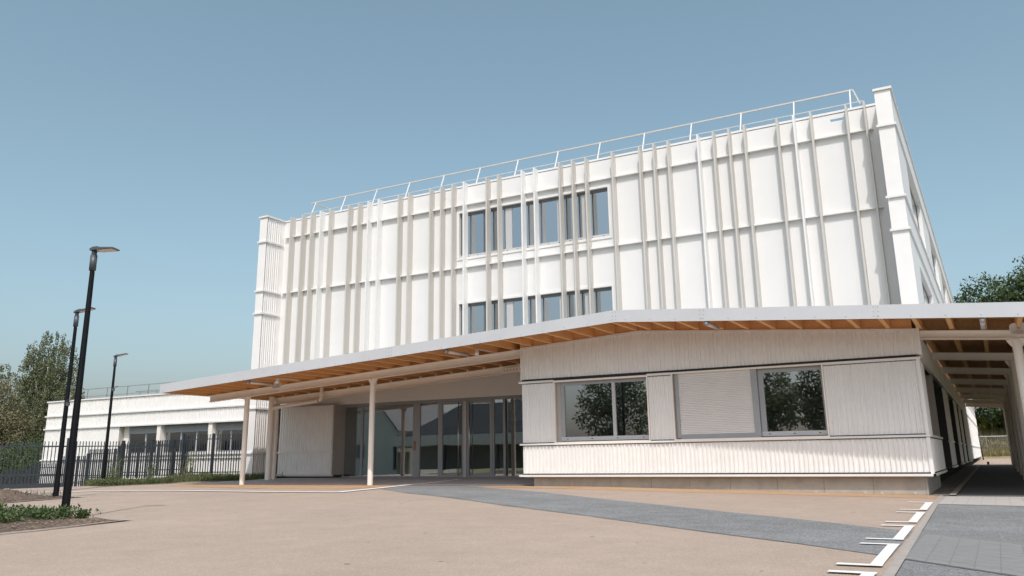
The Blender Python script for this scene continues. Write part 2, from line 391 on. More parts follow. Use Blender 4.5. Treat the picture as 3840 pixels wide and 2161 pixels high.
def holes(mb, u0, u1, z0, z1, hs, place, depth):
    """flat wall with rectangular openings and their reveals"""
    us = sorted({u0, u1, *[h[0] for h in hs], *[h[1] for h in hs]}); zs = sorted({z0, z1, *[h[2] for h in hs], *[h[3] for h in hs]})
    for i in range(len(us)-1):
        for j in range(len(zs)-1):
            cu = (us[i]+us[i+1])/2; cz = (zs[j]+zs[j+1])/2
            if any(h[0] < cu < h[1] and h[2] < cz < h[3] for h in hs): continue
            mb.face([place(us[i],0,zs[j]), place(us[i+1],0,zs[j]), place(us[i+1],0,zs[j+1]), place(us[i],0,zs[j+1])])
    for h in hs:
        a, b, c, d = h[:4]; D = -(h[4] if len(h) > 4 else depth)
        mb.face([place(a,0,c),place(a,D,c),place(a,D,d),place(a,0,d)]); mb.face([place(b,0,c),place(b,0,d),place(b,D,d),place(b,D,c)])
        mb.face([place(a,0,d),place(a,D,d),place(b,D,d),place(b,0,d)]); mb.face([place(a,0,c),place(b,0,c),place(b,D,c),place(a,D,c)])

# canopy heights: underside of the joists, folded at x = -8.64
def zs(x):
    x = min(x, 1.5); return 4.57-.0553*(-8.64-x) if x < -8.64 else 4.57-.079*(x+8.64)
JD = .24                                   # joist depth
def zdeck(x): return zs(x)+JD

# ================================================================== TALL SCHOOL BLOCK
FY = 27.65
blk = thing('school_block', (-15, 27.65, .3), 'tall white three storey block with vertical fins and a roof guard rail, behind the canopy', 'building')
WINS = [(-18.07,-11.43,8.93,10.84),(-18.07,-11.43,5.10,7.03)]
w = MB()
holes(w, -27.92, -1.86, 3.30, 11.93, WINS+[(-3.37,-2.86,11.68,11.765,.03),(-26.86,-26.6,11.62,11.72,.03)], front(FY), .16)
w.build('facade_wall', W['panel'], blk)
c = MB()   # parapet cap
c.box(-27.85,-1.90, FY-.02, FY+.45, 11.955, 12.03)
c.box(-28.42,-27.85, 26.45, FY+.45, 11.955, 12.03); c.box(-1.90,-1.36, 26.45, FY+.45, 11.955, 12.03)
c.box(-1.75,-1.36, FY+.45, 92, 11.955, 12.03); c.box(-28.42,-28.0, FY+.45, 60, 11.955, 12.03)
c.build('parapet_cap', W['trim'], blk)
rf = MB(); rf.box(-28.3,-1.7, FY+.05, 92, 11.2, 11.4); rf.build('roof_slab', W['roof'], blk)
# corner piers
for px0, px1, sx in ((-28.35,-27.90,1), (-1.87,-1.41,-1)):
    p = MB()
    lo = .42 if sx > 0 else 3.9
    p.box(px0+.03, px1-.03, 26.5, 26.58, lo, 11.95)
    if sx > 0:                       # outer face and ribbed return towards the fins
        p.box(px0, px0+.03, 26.5, 28.2, lo, 11.95)
        corr(p, 26.52, FY-.25, lo, 11.95, side(px1-.03), .035, 2); p.box(px1-.03, px1, 26.5, 26.53, lo, 11.95)
        p.box(px1-.06, px1+.0, FY-.25, FY+.01, lo, 11.95)
    else:
        corr(p, 26.52, FY+.01, lo, 11.95, lambda u, d, z: (px0+.03-d, u, z), .03, 1); p.box(px0, px0+.03, 26.5, 26.53, lo, 11.95); p.box(px1-.03, px1, 26.5, 26.54, lo, 11.95)
    pier = p.build('corner_pier', W['clad'], blk)
    for z in ((10.80,8.50,7.47,3.27,1.36,.40) if sx > 0 else (10.80,8.50,7.47)):
        t = MB()
        t.box(px0-.05, px1+.05, 26.44, 26.5, z-.045, z+.03)
        if sx > 0: t.box(px1, px1+.05, 26.5, FY-.1, z-.045, z+.03)
        else: t.box(px0-.05, px0, 26.5, FY-.1, z-.045, z+.03)
        t.build('pier_trim', W['trim'], pier)
# horizontal ledges
for z in (11.14, 8.50):
    l = MB(); l.box(-27.8,-2.10, FY-.13, FY-.001, z-.012, z+.012); l.box(-27.8,-2.10, FY-.13, FY-.115, z+.012, z+.035)
    l.build('ledge', W['trim'], blk)
# fins
FX = [-27.27,-26.56,-26.01,-25.46,-24.9,-23.79,-23.23,-22.69,-22.12,-21.02,-20.48,-19.37,-18.82,-18.26,-17.7,-16.6,-16.06,-14.97,-14.41,-13.31,-12.76,-12.2,-11.11,-10.02,-9.47,-8.93,-7.82,-7.26,-6.71,-6.17,-5.06,-4.51,-3.96,-2.85,-2.29]
WHITEF = {-25.46,-22.69,-22.12,-17.7,-14.97,-14.41,-7.82,-4.51}
for x in FX:
    f = MB(); z0 = zdeck(x)+.10; hw = .030
    f.box(x-.01, x-.01+2*hw, FY-.335, FY-.002, z0, 12.065)
    f.build('fin', W['white'] if x in WHITEF else W['cream'], blk, bevel=.004)
# strip windows behind the fins
for (a, b, z0, z1) in WINS:
    s = MB()                                                             # white surround standing 3 cm proud
    for q in ((a-.10,b+.10,z1,z1+.09),(a-.10,b+.10,z0-.09,z0),(a-.10,a,z0,z1),(b,b+.10,z0,z1)): s.box(q[0],q[1],FY-.03,FY-.001,q[2],q[3])
    g = MB(); yf = FY+.10
    g.box(a,b,yf,yf+.06,z1-.12,z1); g.cur = 1; g.box(a,b,yf-.012,yf+.06,z0,z0+.13); g.cur = 0
    mull = [a+.03, -16.95, -15.79, -14.62, -13.47, -12.42, b-.03]
    wide = {-15.79:.30, -13.47:.30, -16.95:.06, -14.62:.06, -12.42:.30}
    edges = []
    for mx in mull:
        ww = wide.get(mx, .06); g.cur = 1 if ww > .1 else 0
        g.box(mx-ww/2, mx+ww/2, yf-.002, yf+.06, z0+.13, z1-.12); edges.append((mx-ww/2, mx+ww/2))
    g.cur = 0
    for k in range(14):
        xx = a+.35+k*.46; g.cur = 2; g.box(xx, xx+.05, yf-.015, yf-.012, z0+.055, z0+.08)
    fo = g.build('window', [W['alu_dark'], W['alu_light'], W['gap']], blk)
    s.build('surround', W['trim'], fo)
    for i in range(len(edges)-1): p = MB(); p.box(edges[i][1], edges[i+1][0], yf+.025, yf+.04, z0+.13, z1-.12); p.build('pane', W['glass_up'], fo)
    d = MB(); d.box(a-.2, b+.2, yf+.5, yf+.55, z0-.5, z1+.5); d.box(a-.2, b+.2, yf+.07, yf+.5, z0-.55, z0-.5); d.box(a-.2,b+.2,yf+.07,yf+.5,z1+.5,z1+.55)
    d.build('blind', W['inner'], fo)
# roof guard rail
gr = MB(); gy = FY+.45
gr.bar((-26.75,gy,12.84),(-2.62,gy,12.84),.05,.05); gr.bar((-2.62,gy,12.84),(-2.45,gy+.05,12.32),.045,.045); gr.bar((-26.70,gy,12.84),(-26.6,gy+1.2,12.84),.045,.045)
gro = gr.build('guard_rail', W['cream'], blk)
kr = MB(); kr.box(-26.95,-2.34,FY+.19,FY+.215,12.27,12.295); kr.build('lower_rail', W['cream'], gro)
for k in range(14):
    x = lerp(-26.45,-2.71,k/13); pp = MB(); pp.bar((x,FY+.10,12.03),(x,gy+.01,12.87),.035,.035); pp.build('rail_post', W['white'], gro)
# long side wall facing the passage
SX = -1.41
sw = MB()
SIDEW = [(30.2,36.4,8.8,10.75),(41.2,46.8,8.8,10.75),(50.5,56.2,8.8,10.75),(60.5,66.5,8.8,10.75),(72,78,8.8,10.75),(29.6,35.9,4.9,6.92),(41.2,46.8,4.9,6.92),(50.5,56.2,4.9,6.92),(60.5,66.5,4.9,6.92)]
holes(sw, 26.56, 92, 3.95, 11.95, SIDEW, side(SX), .2)
sw.face([(SX,92,.2),(SX,92,11.95),(-28.3,92,11.95),(-28.3,92,.2)]); sw.face([(-28.3,28.2,.3),(-28.3,92,.3),(-28.3,92,11.95),(-28.3,28.2,11.95)])
sw.build('side_wall', W['clad'], blk)
st = MB()
for z in (10.80,8.50,7.47,4.75): st.box(SX, SX+.05, 26.5, 92, z-.04, z+.03)
st.build('side_trim', W['trim'], blk)
for (a,b,z0,z1) in SIDEW:
    g = MB(); X = SX-.14
    for q in ((a,b,z1-.08,z1),(a,b,z0,z0+.08),(a,a+.07,z0+.08,z1-.08),(b-.07,b,z0+.08,z1-.08),((a+b)/2-.04,(a+b)/2+.04,z0+.08,z1-.08)): g.box(X-.05,X,q[0],q[1],q[2],q[3])
    fo = g.build('side_window', W['alu_dark'], blk)
    p = MB(); p.box(X-.035,X-.02,a+.07,b-.07,z0+.08,z1-.08); p.build('pane', W['glass_up'], fo)
    d = MB(); d.box(X-.45,X-.4,a,b,z0,z1); d.build('blind', W['inner_dark'], fo)
# ground floor side wall along the passage, y = 24 .. 92
ps = MB()
segs = [(28.0,33.0,'d'),(33.0,36.3,'p'),(36.3,41.4,'d'),(41.4,44.2,'p'),(44.2,46.7,'d'),(46.7,49.5,'p'),(49.5,52.8,'d'),(52.8,58,'p')]
tr = MB()
for a, b, k in segs:
    dk = MB()
    if k == 'p':
        corr(ps, a+.05, b-.05, .55, 1.33, side(SX), .034); corr(ps, a+.05, b-.05, 1.40, 3.2, side(SX), .034, 3)
        for z in (.50,1.36): tr.box(SX-.02, SX+.06, a, b, z-.03, z+.03)
        dk.box(SX-.44, SX-.01, a, a+.04, .5, 3.2); dk.build('passage_jamb', W['charcoal'], blk); dk = MB(); dk.box(SX-.44, SX-.01, b-.04, b, .5, 3.2)
    else:
        dk.box(SX-.50, SX-.44, a, b, .35, 3.2); 
        for y in (a+.05, (a+b)/2, b-.09): dk.box(SX-.44, SX-.38, y-.04, y+.04, .35, 3.2)
    dk.build('passage_glazing' if k == 'd' else 'passage_jamb', W['charcoal'], blk)  # glazing and jambs coloured dark for the recess shade
tr.box(SX-.02, SX+.06, 22.86, 58, 3.22, 3.29)
corr(ps, 27.6, 58, 3.30, 3.93, side(SX), .034, 2); corr(ps, 58, 92, .55, 3.2, side(SX), .034, 1); corr(ps, 58, 92, 3.3, 3.95, side(SX), .03, 2)
tr.box(SX-.02, SX+.06, 58, 92, 1.33, 1.39); tr.box(SX-.02, SX+.06, 58, 92, 3.22, 3.29)
ps.build('passage_wall', W['clad'], blk); tr.build('passage_trim', W['trim'], blk)
# entrance: ribbed panel left of the doors, glazing, double doors
pn = MB()
corr(pn, -27.2, -24.18, .47, 1.33, front(27.3), .034); corr(pn, -27.2, -24.18, 1.40, 3.27, front(27.3), .034)
pn.box(-27.2,-24.10,27.315,27.34,.36,3.29); pn.cur = 1; pn.box(-24.14,-24.09,27.26,28.0,.42,3.30); pn.cur = 2
pn.box(-27.3,-24.1,27.24,27.3,1.33,1.395); pn.box(-27.3,-24.1,27.22,27.3,.40,.455); pn.cur = 3; pn.box(-27.3,-24.3,27.4,27.5,.2,.40)
pn.build('entrance_panel', [W['clad'], W['reveal'], W['trim'], W['gap']], blk)
GY0 = 28.0
gl = MB()
def fr_(x0,x1,z0=.30,z1=3.33,m=None): gl.box(x0,x1,GY0-.03,GY0+.05,z0,z1)
for a,b in ((-24.24,-24.11),(-23.22,-23.11),(-20.52,-20.17),(-19.28,-19.16),(-16.76,-16.68),(-16.28,-16.18),(-12.7,-12.6),(-15.0,-14.9)): fr_(a,b)
gl.box(-24.11,-12.6,GY0-.028,GY0+.048,3.20,3.33); gl.box(-24.11,-19.16,GY0-.028,GY0+.048,.24,.36); gl.box(-16.7,-12.6,GY0-.028,GY0+.048,.24,.36)
go = gl.build('entrance_glazing', W['alu'], blk)
for a,b in ((-24.11,-23.22),(-23.11,-20.52),(-20.17,-19.28),(-16.68,-16.28),(-16.10,-15.0),(-14.9,-12.7)): p = MB(); p.box(a,b,GY0+.0,GY0+.015,.36,3.20); p.build('pane', W['glass_door'], go)
lk = MB(); lk.box(-20.46,-20.36,GY0-.045,GY0-.03,1.35,1.72); lk.build('lock_box', mat('brown_lock_plate', (.30,.17,.10), .4), go)
for x0, x1, hx in ((-19.16,-18.04,-18.25),(-17.90,-16.76,-17.74)):
    d = MB(); fw = .10
    for q in ((x0,x0+fw,.30,3.2),(x1-fw,x1,.30,3.2),(x0+fw,x1-fw,3.10,3.2),(x0+fw,x1-fw,.30,.42)): d.box(q[0],q[1],GY0-.05,GY0+.02,q[2],q[3])
    do = d.build('door', W['alu'], blk)
    p = MB(); p.box(x0+fw,x1-fw,GY0-.02,GY0-.005,.42,3.10); p.build('pane', W['glass_door'], do)
    h = MB(); h.tube([(hx,GY0-.13,.36),(hx,GY0-.13,3.16)],.02,10); h.tube([(hx,GY0-.13,.42),(hx,GY0-.05,.42)],.014,8); h.tube([(hx,GY0-.13,3.1),(hx,GY0-.05,3.1)],.014,8)
    h.build('handle', W['steel'], do, smooth=True)
pst = MB(); pst.box(-18.035,-17.905,GY0-.10,GY0+.05,.30,3.2); pst.build('door_post', W['alu_light'], blk)
rm = MB()   # entrance hall behind the glass
rm.box(-24.6,-12.3,33.5,33.6,.2,3.5); rm.box(-24.7,-24.6,28.1,33.6,.2,3.5); rm.box(-12.3,-12.2,28.1,33.6,.2,3.5); rm.cur = 1; rm.box(-24.6,-12.3,28.1,33.5,.15,.28); rm.cur = 0; rm.box(-24.6,-12.3,28.1,33.5,3.4,3.5)
rm.box(-21.9,-20.9,30.2,30.4,.28,3.4); rm.cur = 2; rm.box(-23.3,-22.0,32.8,32.9,.3,2.4); rm.box(-18.9,-15.6,32.9,33.0,.3,2.6)
rm.build('entrance_hall', [W['inner'], W['inner_floor'], W['inner_dark']], blk)

# ================================================================== LOW ENTRANCE PAVILION
PY = 22.82
pav = thing('entrance_pavilion', (-7, 22.82, 0), 'low white ribbed pavilion with two wide windows on a concrete plinth, under the folded canopy', 'building')
XL, XR = -12.58, -1.40
def wtop(x): return zs(x)-.015
core = MB()
OPEN = [(-11.44,-8.49,1.44,3.21),(-7.72,-3.69,1.44,3.24)]
holes(core, XL+.02, XR-.02, .42, 3.9, OPEN, front(PY+.03), .14)
# left flank, seen past the corner, and a back of the upper part
core.face([(XL+.02,PY+.03,.42),(XL+.02,28,.42),(XL+.02,28,4.3),(XL+.02,PY+.03,4.3)])
core.build('core_wall', W['reveal'], pav)
cl = MB()
corr(cl, XL, XR, .535, 1.335, front(PY), .042)
corr(cl, XL, OPEN[0][0]-.04, 1.42, 3.20, front(PY), .042, 1); corr(cl, OPEN[0][1]+.04, OPEN[1][0]-.04, 1.42, 3.20, front(PY), .042, 2); corr(cl, OPEN[1][1]+.04, XR, 1.42, 3.20, front(PY), .042, 4)
cl.build('ribbed_wall', W['clad'], pav)
up = MB()
def top_u(u): return wtop(u)-.05
for a, b, ph in ((XL,-8.64,0),(-8.64,XR+.06,3)): corr(up, a, b, 3.345, top_u, front(PY-.03), .042, ph)
up.box(XL-.012, XL+.03, PY-.075, PY+.02, 3.32, wtop(XL)-.01); up.box(XR+.05, XR+.10, PY-.10, PY+.3, 3.33, wtop(XR)+.12)
up.build('ribbed_frieze', W['clad'], pav)
tr = MB()
tr.box(XL-.10, XR+.06, PY-.10, PY+.03, .445, .50)                                   # bottom trim
for a, b in ((XL-.08,OPEN[0][0]-.02),(OPEN[0][1]+.03,OPEN[1][0]-.03),(OPEN[1][1]+.02,XR+.05)):
    tr.box(a, b, PY-.075, PY+.02, 1.365, 1.415); tr.box(a, b, PY-.085, PY+.02, 3.225, 3.285)
for a, b in ((XL,-8.64),(-8.64,XR+.05)):                                              # cream board under the joists
    tr.hexa([(a,PY-.08,wtop(a)-.06),(b,PY-.08,wtop(b)-.06),(b,PY+.03,wtop(b)-.06),(a,PY+.03,wtop(a)-.06),(a,PY-.08,wtop(a)),(b,PY-.08,wtop(b)),(b,PY+.03,wtop(b)),(a,PY+.03,wtop(a))])
tr.build('wall_trim', W['trim'], pav)
gp = MB()
gp.box(XL+.02, XR-.055, PY-.044, PY+.028, .50, .535); gp.box(XL+.02, OPEN[0][0]-.05, PY-.044, PY+.028, 1.415, 1.44); gp.box(OPEN[1][1]+.04, XR-.055, PY-.044, PY+.028, 1.415, 1.44); gp.box(OPEN[0][1]+.05,OPEN[1][0]-.05,PY-.044,PY+.028,1.415,1.44)
gp.box(XL+.04, XR-.03, PY-.074, PY+.028, 3.287, 3.345)
gp.build('shadow_line_strip', W['gap'], pav)  # solid near-black strips standing in for the shadow line above each trim
for z0, z1 in ((.50,1.36),(1.415,3.225)): cn = MB(); cn.box(XR-.05, XR+.028, PY-.05, PY+.05, z0, z1); cn.build('corner_strip', W['clad'], pav)
pl = MB()
xs_ = [-12.28,-10.93,-9.78,-8.55,-7.44,-6.33,-5.1,-3.94,-2.78,-1.60]
for a, b in zip(xs_[:-1], xs_[1:]): pl.box(a+.004, b-.004, PY+.10, PY+.22, gz(a,PY)-.1, .44)
pl.box(-1.60,-1.56,PY+.085,PY+.22,-.1,.44); pl.box(-1.72,-1.56,PY+.22,28,-.1,.44); pl.cur = 1; pl.box(-12.2,-1.7,PY+.13,PY+.2,-.1,.43)
plo = pl.build('plinth', [W['concrete'], W['gap']], pav)
for x in (-4.15,-2.98,-2.60,-1.86):
    v = MB(); v.tube([(x,PY+.10,.045),(x,PY+.085,.045)], .036, 16); v.tube([(x,PY+.085,.045),(x,PY+.08,.045)], .022, 12); v.build('vent_cap', W['cap_grey'], plo)
# side face along the passage
sd = MB()
corr(sd, PY+.02, 27.9, .535, 1.335, side(XR), .03); corr(sd, PY+.02, 24.1, 1.42, 3.2, side(XR), .03); corr(sd, PY+.3, 27.7, 3.33, 3.96, side(XR), .03)
sd.cur = 1
sd.box(XR-.3, XR-.24, 24.1, 27.8, 1.4, 3.22); sd.box(XR-.24, XR, 24.08, 24.11, 1.4, 3.22); sd.box(XR-.24,XR,27.8,27.86,.5,3.22)
sd.cur = 2; sd.box(XR, XR+.06, PY-.10, 27.9, .445, .50); sd.box(XR-.24, XR+.06, PY-.06, 27.9, 1.365, 1.415)
sd.build('side_face', [W['clad'], W['reveal'], W['trim']], pav)
# windows
def frame(mbx, x0, x1, z0, z1, y, t=.07, d=.06):
    for q in ((x0,x1,z1-t,z1),(x0,x1,z0,z0+t),(x0,x0+t,z0+t,z1-t),(x1-t,x1,z0+t,z1-t)): mbx.box(q[0],q[1],y,y+d,q[2],q[3])
YW = PY+.10
sr = MB()
for a,b,z0,z1 in OPEN:
    for q in ((a-.035,b+.035,z1,z1+.05),(a-.035,b+.035,z0-.075,z0),(a-.035,a,z0,z1),(b,b+.035,z0,z1)): sr.box(q[0],q[1],PY-.055,PY+.03,q[2],q[3])
sr.build('window_surround', W['beam'], pav)
jm = MB()
for a,b,z0,z1 in ((-11.44,-11.302,1.44,3.21),(-8.50,-8.49,1.44,3.21),(-7.72,-7.662,1.44,3.24),(-3.70,-3.69,1.44,3.24)): jm.box(a,b,PY+.09,PY+.16,z0,z1)
jm.box(-11.302,-8.50,PY+.12,PY+.16,1.44,1.468); jm.box(-11.302,-8.5,PY+.12,PY+.16,3.202,3.21); jm.box(-5.37,-3.7,PY+.12,PY+.16,1.44,1.468); jm.box(-5.37,-3.7,PY+.12,PY+.16,3.222,3.24)
jm.build('window_jamb', W['reveal'], pav)
for (x0,x1,mx,z1) in ((-11.30,-8.50,-9.58,3.20),(-5.37,-3.70,None,3.22)):
    g = MB(); g.box(x0,x1,YW,YW+.07,z1-.09,z1); g.cur = 1; g.box(x0,x1,YW-.015,YW+.07,1.47,1.585); g.cur = 0
    lw = .12 if mx else .14
    g.box(x0,x0+lw,YW,YW+.07,1.585,z1-.09); g.box(x1-.05,x1,YW,YW+.07,1.585,z1-.09)
    panes = [(x0+lw, x1-.05)]
    if mx: g.cur = 1; g.box(mx-.05,mx+.05,YW-.004,YW+.07,1.585,z1-.09); panes = [(x0+lw,mx-.05),(mx+.05,x1-.05)]
    g.cur = 2
    for k in range(3 if not mx else 4):
        xx = lerp(x0+.2, x1-.2, k/(2 if not mx else 3)); g.box(xx-.025,xx+.025,YW-.018,YW-.015,1.515,1.535)
    fo = g.build('window', [W['alu'], W['alu_light'], W['gap']], pav)
    for a,b in panes: p = MB(); p.box(a,b,YW+.03,YW+.045,1.585,z1-.09); p.build('pane', W['glass'], fo)
sh = MB(); x0, x1 = -7.58, -5.54; z = 1.56; n = 0
while z < 3.17:
    ya = PY+.055; hh = .047
    sh.v += []
    b0 = len(sh.v)
    prof = [(0,.012),(hh*.25,.0),(hh*.75,0),(hh*.95,.012)]
    for dz, dy in prof: sh.v.append((x0,ya+dy,z+dz)); sh.v.append((x1,ya+dy,z+dz))
    for i in range(3): sh.f.append((b0+2*i,b0+2*i+1,b0+2*i+3,b0+2*i+2)); sh.m.append(0)
    z += hh
sh.cur = 0; sh.box(x0,x1,PY+.07,PY+.075,1.5,3.24)
sh.cur = 1; sh.box(-7.66,-7.58,PY+.02,PY+.12,1.44,3.24); sh.box(-5.54,-5.38,PY+.03,PY+.14,1.44,3.24); sh.box(x0,x1,PY+.045,PY+.085,1.47,1.56); sh.box(-7.66,-5.38,PY+.02,PY+.12,1.44,1.47)
sh.cur = 0; sh.box(x0,x1,PY+.05,PY+.1,3.17,3.24)
sh.build('roller_shutter', [mat('pale_shutter_slats', (.72,.70,.685), .5, var=.03, vscale=2), W['alu']], pav)
rm = MB()
rm.box(-12.3,-1.75,26.0,26.1,.4,3.8); rm.box(-12.4,-12.3,23.1,26.1,.4,3.8); rm.box(-1.75,-1.68,23.1,26.1,.4,3.8); rm.box(-8.1,-8.0,23.1,26.0,.4,3.8)
rm.cur = 1; rm.box(-12.3,-1.75,23.05,26.0,.35,.45); rm.cur = 0; rm.box(-12.3,-1.75,23.05,26.0,3.4,3.45)
rm.cur = 2; rm.box(-11.0,-9.9,25.3,25.9,.45,2.4); rm.box(-4.6,-3.9,24.3,24.9,.45,2.2)
rm.build('office_room', [W['inner'], W['inner_floor'], W['inner_dark']], pav)

# ================================================================== CANOPY
can = thing('entrance_canopy', (-13, 22, .2), 'folded timber canopy with grey white fascia and cream steel posts in front of the school', 'canopy')
CF, CB, CL, CR = 20.95, 27.63, -27.15, 9.0
dk = MB()
def slabseg(a, b, y0, y1, z0o, z1o, m=0):
    dk.cur = m
    dk.hexa([(a,y0,zdeck(a)+z0o),(b,y0,zdeck(b)+z0o),(b,y1,zdeck(b)+z0o),(a,y1,zdeck(a)+z0o),(a,y0,zdeck(a)+z1o),(b,y0,zdeck(b)+z1o),(b,y1,zdeck(b)+z1o),(a,y1,zdeck(a)+z1o)])
slabseg(CL+.03,-8.64,CF+.03,CB,0,.022); slabseg(-8.64,-1.36,CF+.03,CB,0,.022); slabseg(-1.36,1.5,CF+.03,60.3,0,.022); slabseg(1.5,CR-.03,CF+.03,60.3,0,.022)
slabseg(CL+.03,-8.64,CF+.03,CB,.023,.06,1); slabseg(-8.64,-1.36,CF+.03,CB,.023,.06,1); slabseg(-1.36,1.5,CF+.03,60.3,.023,.06,1); slabseg(1.5,CR-.03,CF+.03,60.3,.023,.06,1)
dk.build('roof_deck', [W['deckwood'], W['roof']], can)
fa = MB()
FH = .325
def fseg(a, b):
    fa.hexa([(a,CF,zs(a)-.005),(b,CF,zs(b)-.005),(b,CF+.025,zs(b)-.005),(a,CF+.025,zs(a)-.005),(a,CF,zs(a)+FH),(b,CF,zs(b)+FH),(b,CF+.025,zs(b)+FH),(a,CF+.025,zs(a)+FH)])
fseg(CL,-16.3); fseg(-16.298,-8.64); fseg(-8.64,-6.2); fseg(-6.198,-2.05); fseg(-2.048,1.5); fseg(1.5,CR)
fa.box(CL,CL+.025,CF+.025,CB,zs(CL),zs(CL)+FH); fa.box(CR-.025,CR,CF+.025,60.3,zs(CR),zs(CR)+FH)
fo = fa.build('fascia', W['zinc'], can)
JX = [-8.28+.70*k for k in range(25)] + [-8.72-.70*k for k in range(27)]
JX = sorted(x for x in JX if CL < x < CR)
def rivet(x, z): rv = MB(); rv.tube([(x,CF-.004,z),(x,CF+.004,z)], .009, 6); rv.build('rivet', W['gap'], fo)
for x in JX: rivet(x-.04, zs(x)+.055)
for x in (-16.3,-8.64,-6.2,-2.05):
    for s in (-.05,.05):
        for q in (.06,.16,.27): rivet(x+s, zs(x+s)+q)
for x in JX:
    j = MB(); y1 = 60.3 if x > -1.35 else CB
    j.box(x-.05, x+.05, CF+.03, y1, zs(x), zs(x)+JD); j.build('joist', W['wood'], can)
j = MB(); j.box(CL+.03, CL+.11, CF+.03, CB, zs(CL+.1), zs(CL)+JD); j.build('joist', W['wood'], can)
bk = MB()
inw = [x for x in JX if XL < x < XR] 
allx = [XL-.1]+inw+[XR]
for a, b in zip(allx[:-1], allx[1:]):
    a2, b2 = a+.051, b-.051
    bk.hexa([(a2,PY+.0,wtop(a2)),(b2,PY+.0,wtop(b2)),(b2,PY+.05,wtop(b2)),(a2,PY+.05,wtop(a2)),(a2,PY+.0,zdeck(a2)-.002),(b2,PY+.0,zdeck(b2)-.002),(b2,PY+.05,zdeck(b2)-.002),(a2,PY+.05,zdeck(a2)-.002)])
bk.build('blocking_board', W['wood'], can)
# steel beams (I section) and posts
def ibeam(a, b, h=.26, wd=.16):
    m = MB(); a = Vector(a); b = Vector(b); d = (b-a).normalized(); sx = d.cross(Vector((0,0,1))).normalized(); up = sx.cross(d)
    m.bar(a+up*(h/2-.011), b+up*(h/2-.011), wd, .022); m.bar(a-up*(h/2-.011), b-up*(h/2-.011), wd, .022)
    m.bar(a, b, .02, h-.046)
    for s in (-1, 1):        # rounded root of the web
        for k in (-1, 1):
            m.bar(a+sx*s*.02+up*k*(h/2-.035), b+sx*s*.02+up*k*(h/2-.035), .03, .025)
    return m.build('beam', W['beam'], can)
def bz1(x): return 3.75+.0553*(x+18.66)+.125
B1, B2 = 23.05, 25.7
ibeam((-26.8,B1,bz1(-26.8)),(XL-.02,B1,bz1(XL)))
ibeam((-25.95,B2,bz1(-25.95)-.06),(XL-.02,B2,bz1(XL)-.06))
for x in JX:
    if XL > x > -26.7:
        bs = MB(); bs.box(x-.03, x+.03, B1-.03, B1+.03, bz1(x)+.125, zs(x)-.001); bs.build('joist_cleat', W['beam'], can)
        if x > -25.9: bs = MB(); bs.box(x-.03, x+.03, B2-.03, B2+.03, bz1(x)+.065, zs(x)-.001); bs.build('joist_cleat', W['beam'], can)
def post(x, y, z0, z1, r=.093, gus='x'):
    m = MB(); m.tube([(x,y,z0),(x,y,z1)], r, 24, cap=False)
    o = smooth_by_angle(m.build('post', W['beam'], can))
    g = MB()
    for s in (-1, 1):
        if gus == 'x': P = [(x+s*r*.9,y,z1),(x+s*(r+.11),y,z1),(x+s*(r+.09),y,z1-.05),(x+s*r*.9,y,z1-.2)]
        g.hexa([(p[0],p[1]-.008,p[2]) for p in P]+[(p[0],p[1]+.008,p[2]) for p in P])
    for s in (-1,1): g.tube([(x+s*(r+.065),y-.02,z1-.035),(x+s*(r+.065),y+.02,z1-.035)], .014, 8)
    g.build('gusset', W['beam'], o)
    return o
post(-24.75, B1, gz(-24.7,B1)-.02, bz1(-24.75)-.13, .097); post(-18.66, B1, gz(-18.6,B1)-.02, bz1(-18.66)-.13, .097)
post(-25.87, B2, .25, bz1(-25.87)-.19, .115)
# downpipe next to the rear post
dp = MB(); yp = B2-.12
def bend(pts, k=5):
    out = [Vector(pts[0])]
    for i in range(1, len(pts)-1):
        a, b, c = (Vector(q) for q in pts[i-1:i+2]); u = (a-b).normalized()*min(.16,(a-b).length/2); v_ = (c-b).normalized()*min(.16,(c-b).length/2)
        for t in range(k+1):
            t /= k; out.append((b+u)*(1-t)**2 + b*2*t*(1-t) + (b+v_)*t*t)
    return out+[Vector(pts[-1])]
dp.tube(bend([(-23.2,yp-.12,zs(-23.2)+.1),(-23.2,yp-.12,3.34),(-25.5,yp-.12,3.16),(-25.9,yp-.12,3.12)]), .075, 16)
dp.tube([(-25.9,yp-.12,zs(-25.9)-.02),(-25.9,yp-.12,.25)], .12, 20)
dp.tube([(-25.55,yp-.12,3.155),(-25.66,yp-.12,3.145)], .09, 16)
smooth_by_angle(dp.build('downpipe', W['beam'], can))
jb = MB(); 
jb.hexa([(-14.9,B2-.10,bz1(-14.9)-.18),(-14.1,B2-.10,bz1(-14.1)-.18),(-14.1,B2-.085,bz1(-14.1)-.18),(-14.9,B2-.085,bz1(-14.9)-.18),(-14.9,B2-.10,bz1(-14.9)+.0),(-14.1,B2-.10,bz1(-14.1)+.0),(-14.1,B2-.085,bz1(-14.1)+.0),(-14.9,B2-.085,bz1(-14.9)+.0)])
jb.cur = 1
for k in range(6):
    x = -14.82+k*.128; jb.tube([(x,B2-.103,bz1(x)-.09),(x,B2-.098,bz1(x)-.09)], .02, 10)
jb.build('splice_plate', [W['beam'], W['gap']], can)
# passage beams and posts
PBY = [23.05,28.5,33.8,39.2,44.9,50.9,55.6,60.0]
for y in PBY:
    x0 = -1.36 if y > 24 else -1.30; zc = lambda x: 3.74-.079*x
    ibeam((x0,y,zc(x0)),(1.4,y,zc(1.4)), .22, .15)
    post(.74, y, gz(.7,y)-.02, zc(.74)-.108, .105)
for x in JX:
    if -1.3 < x < .5:
        for y in PBY[:5]: cl_ = MB(); cl_.box(x+.05, x+.06, y-.05, y+.05, zc(x)+.105, zs(x)+.1); cl_.build('joist_cleat', W['galv'], can)

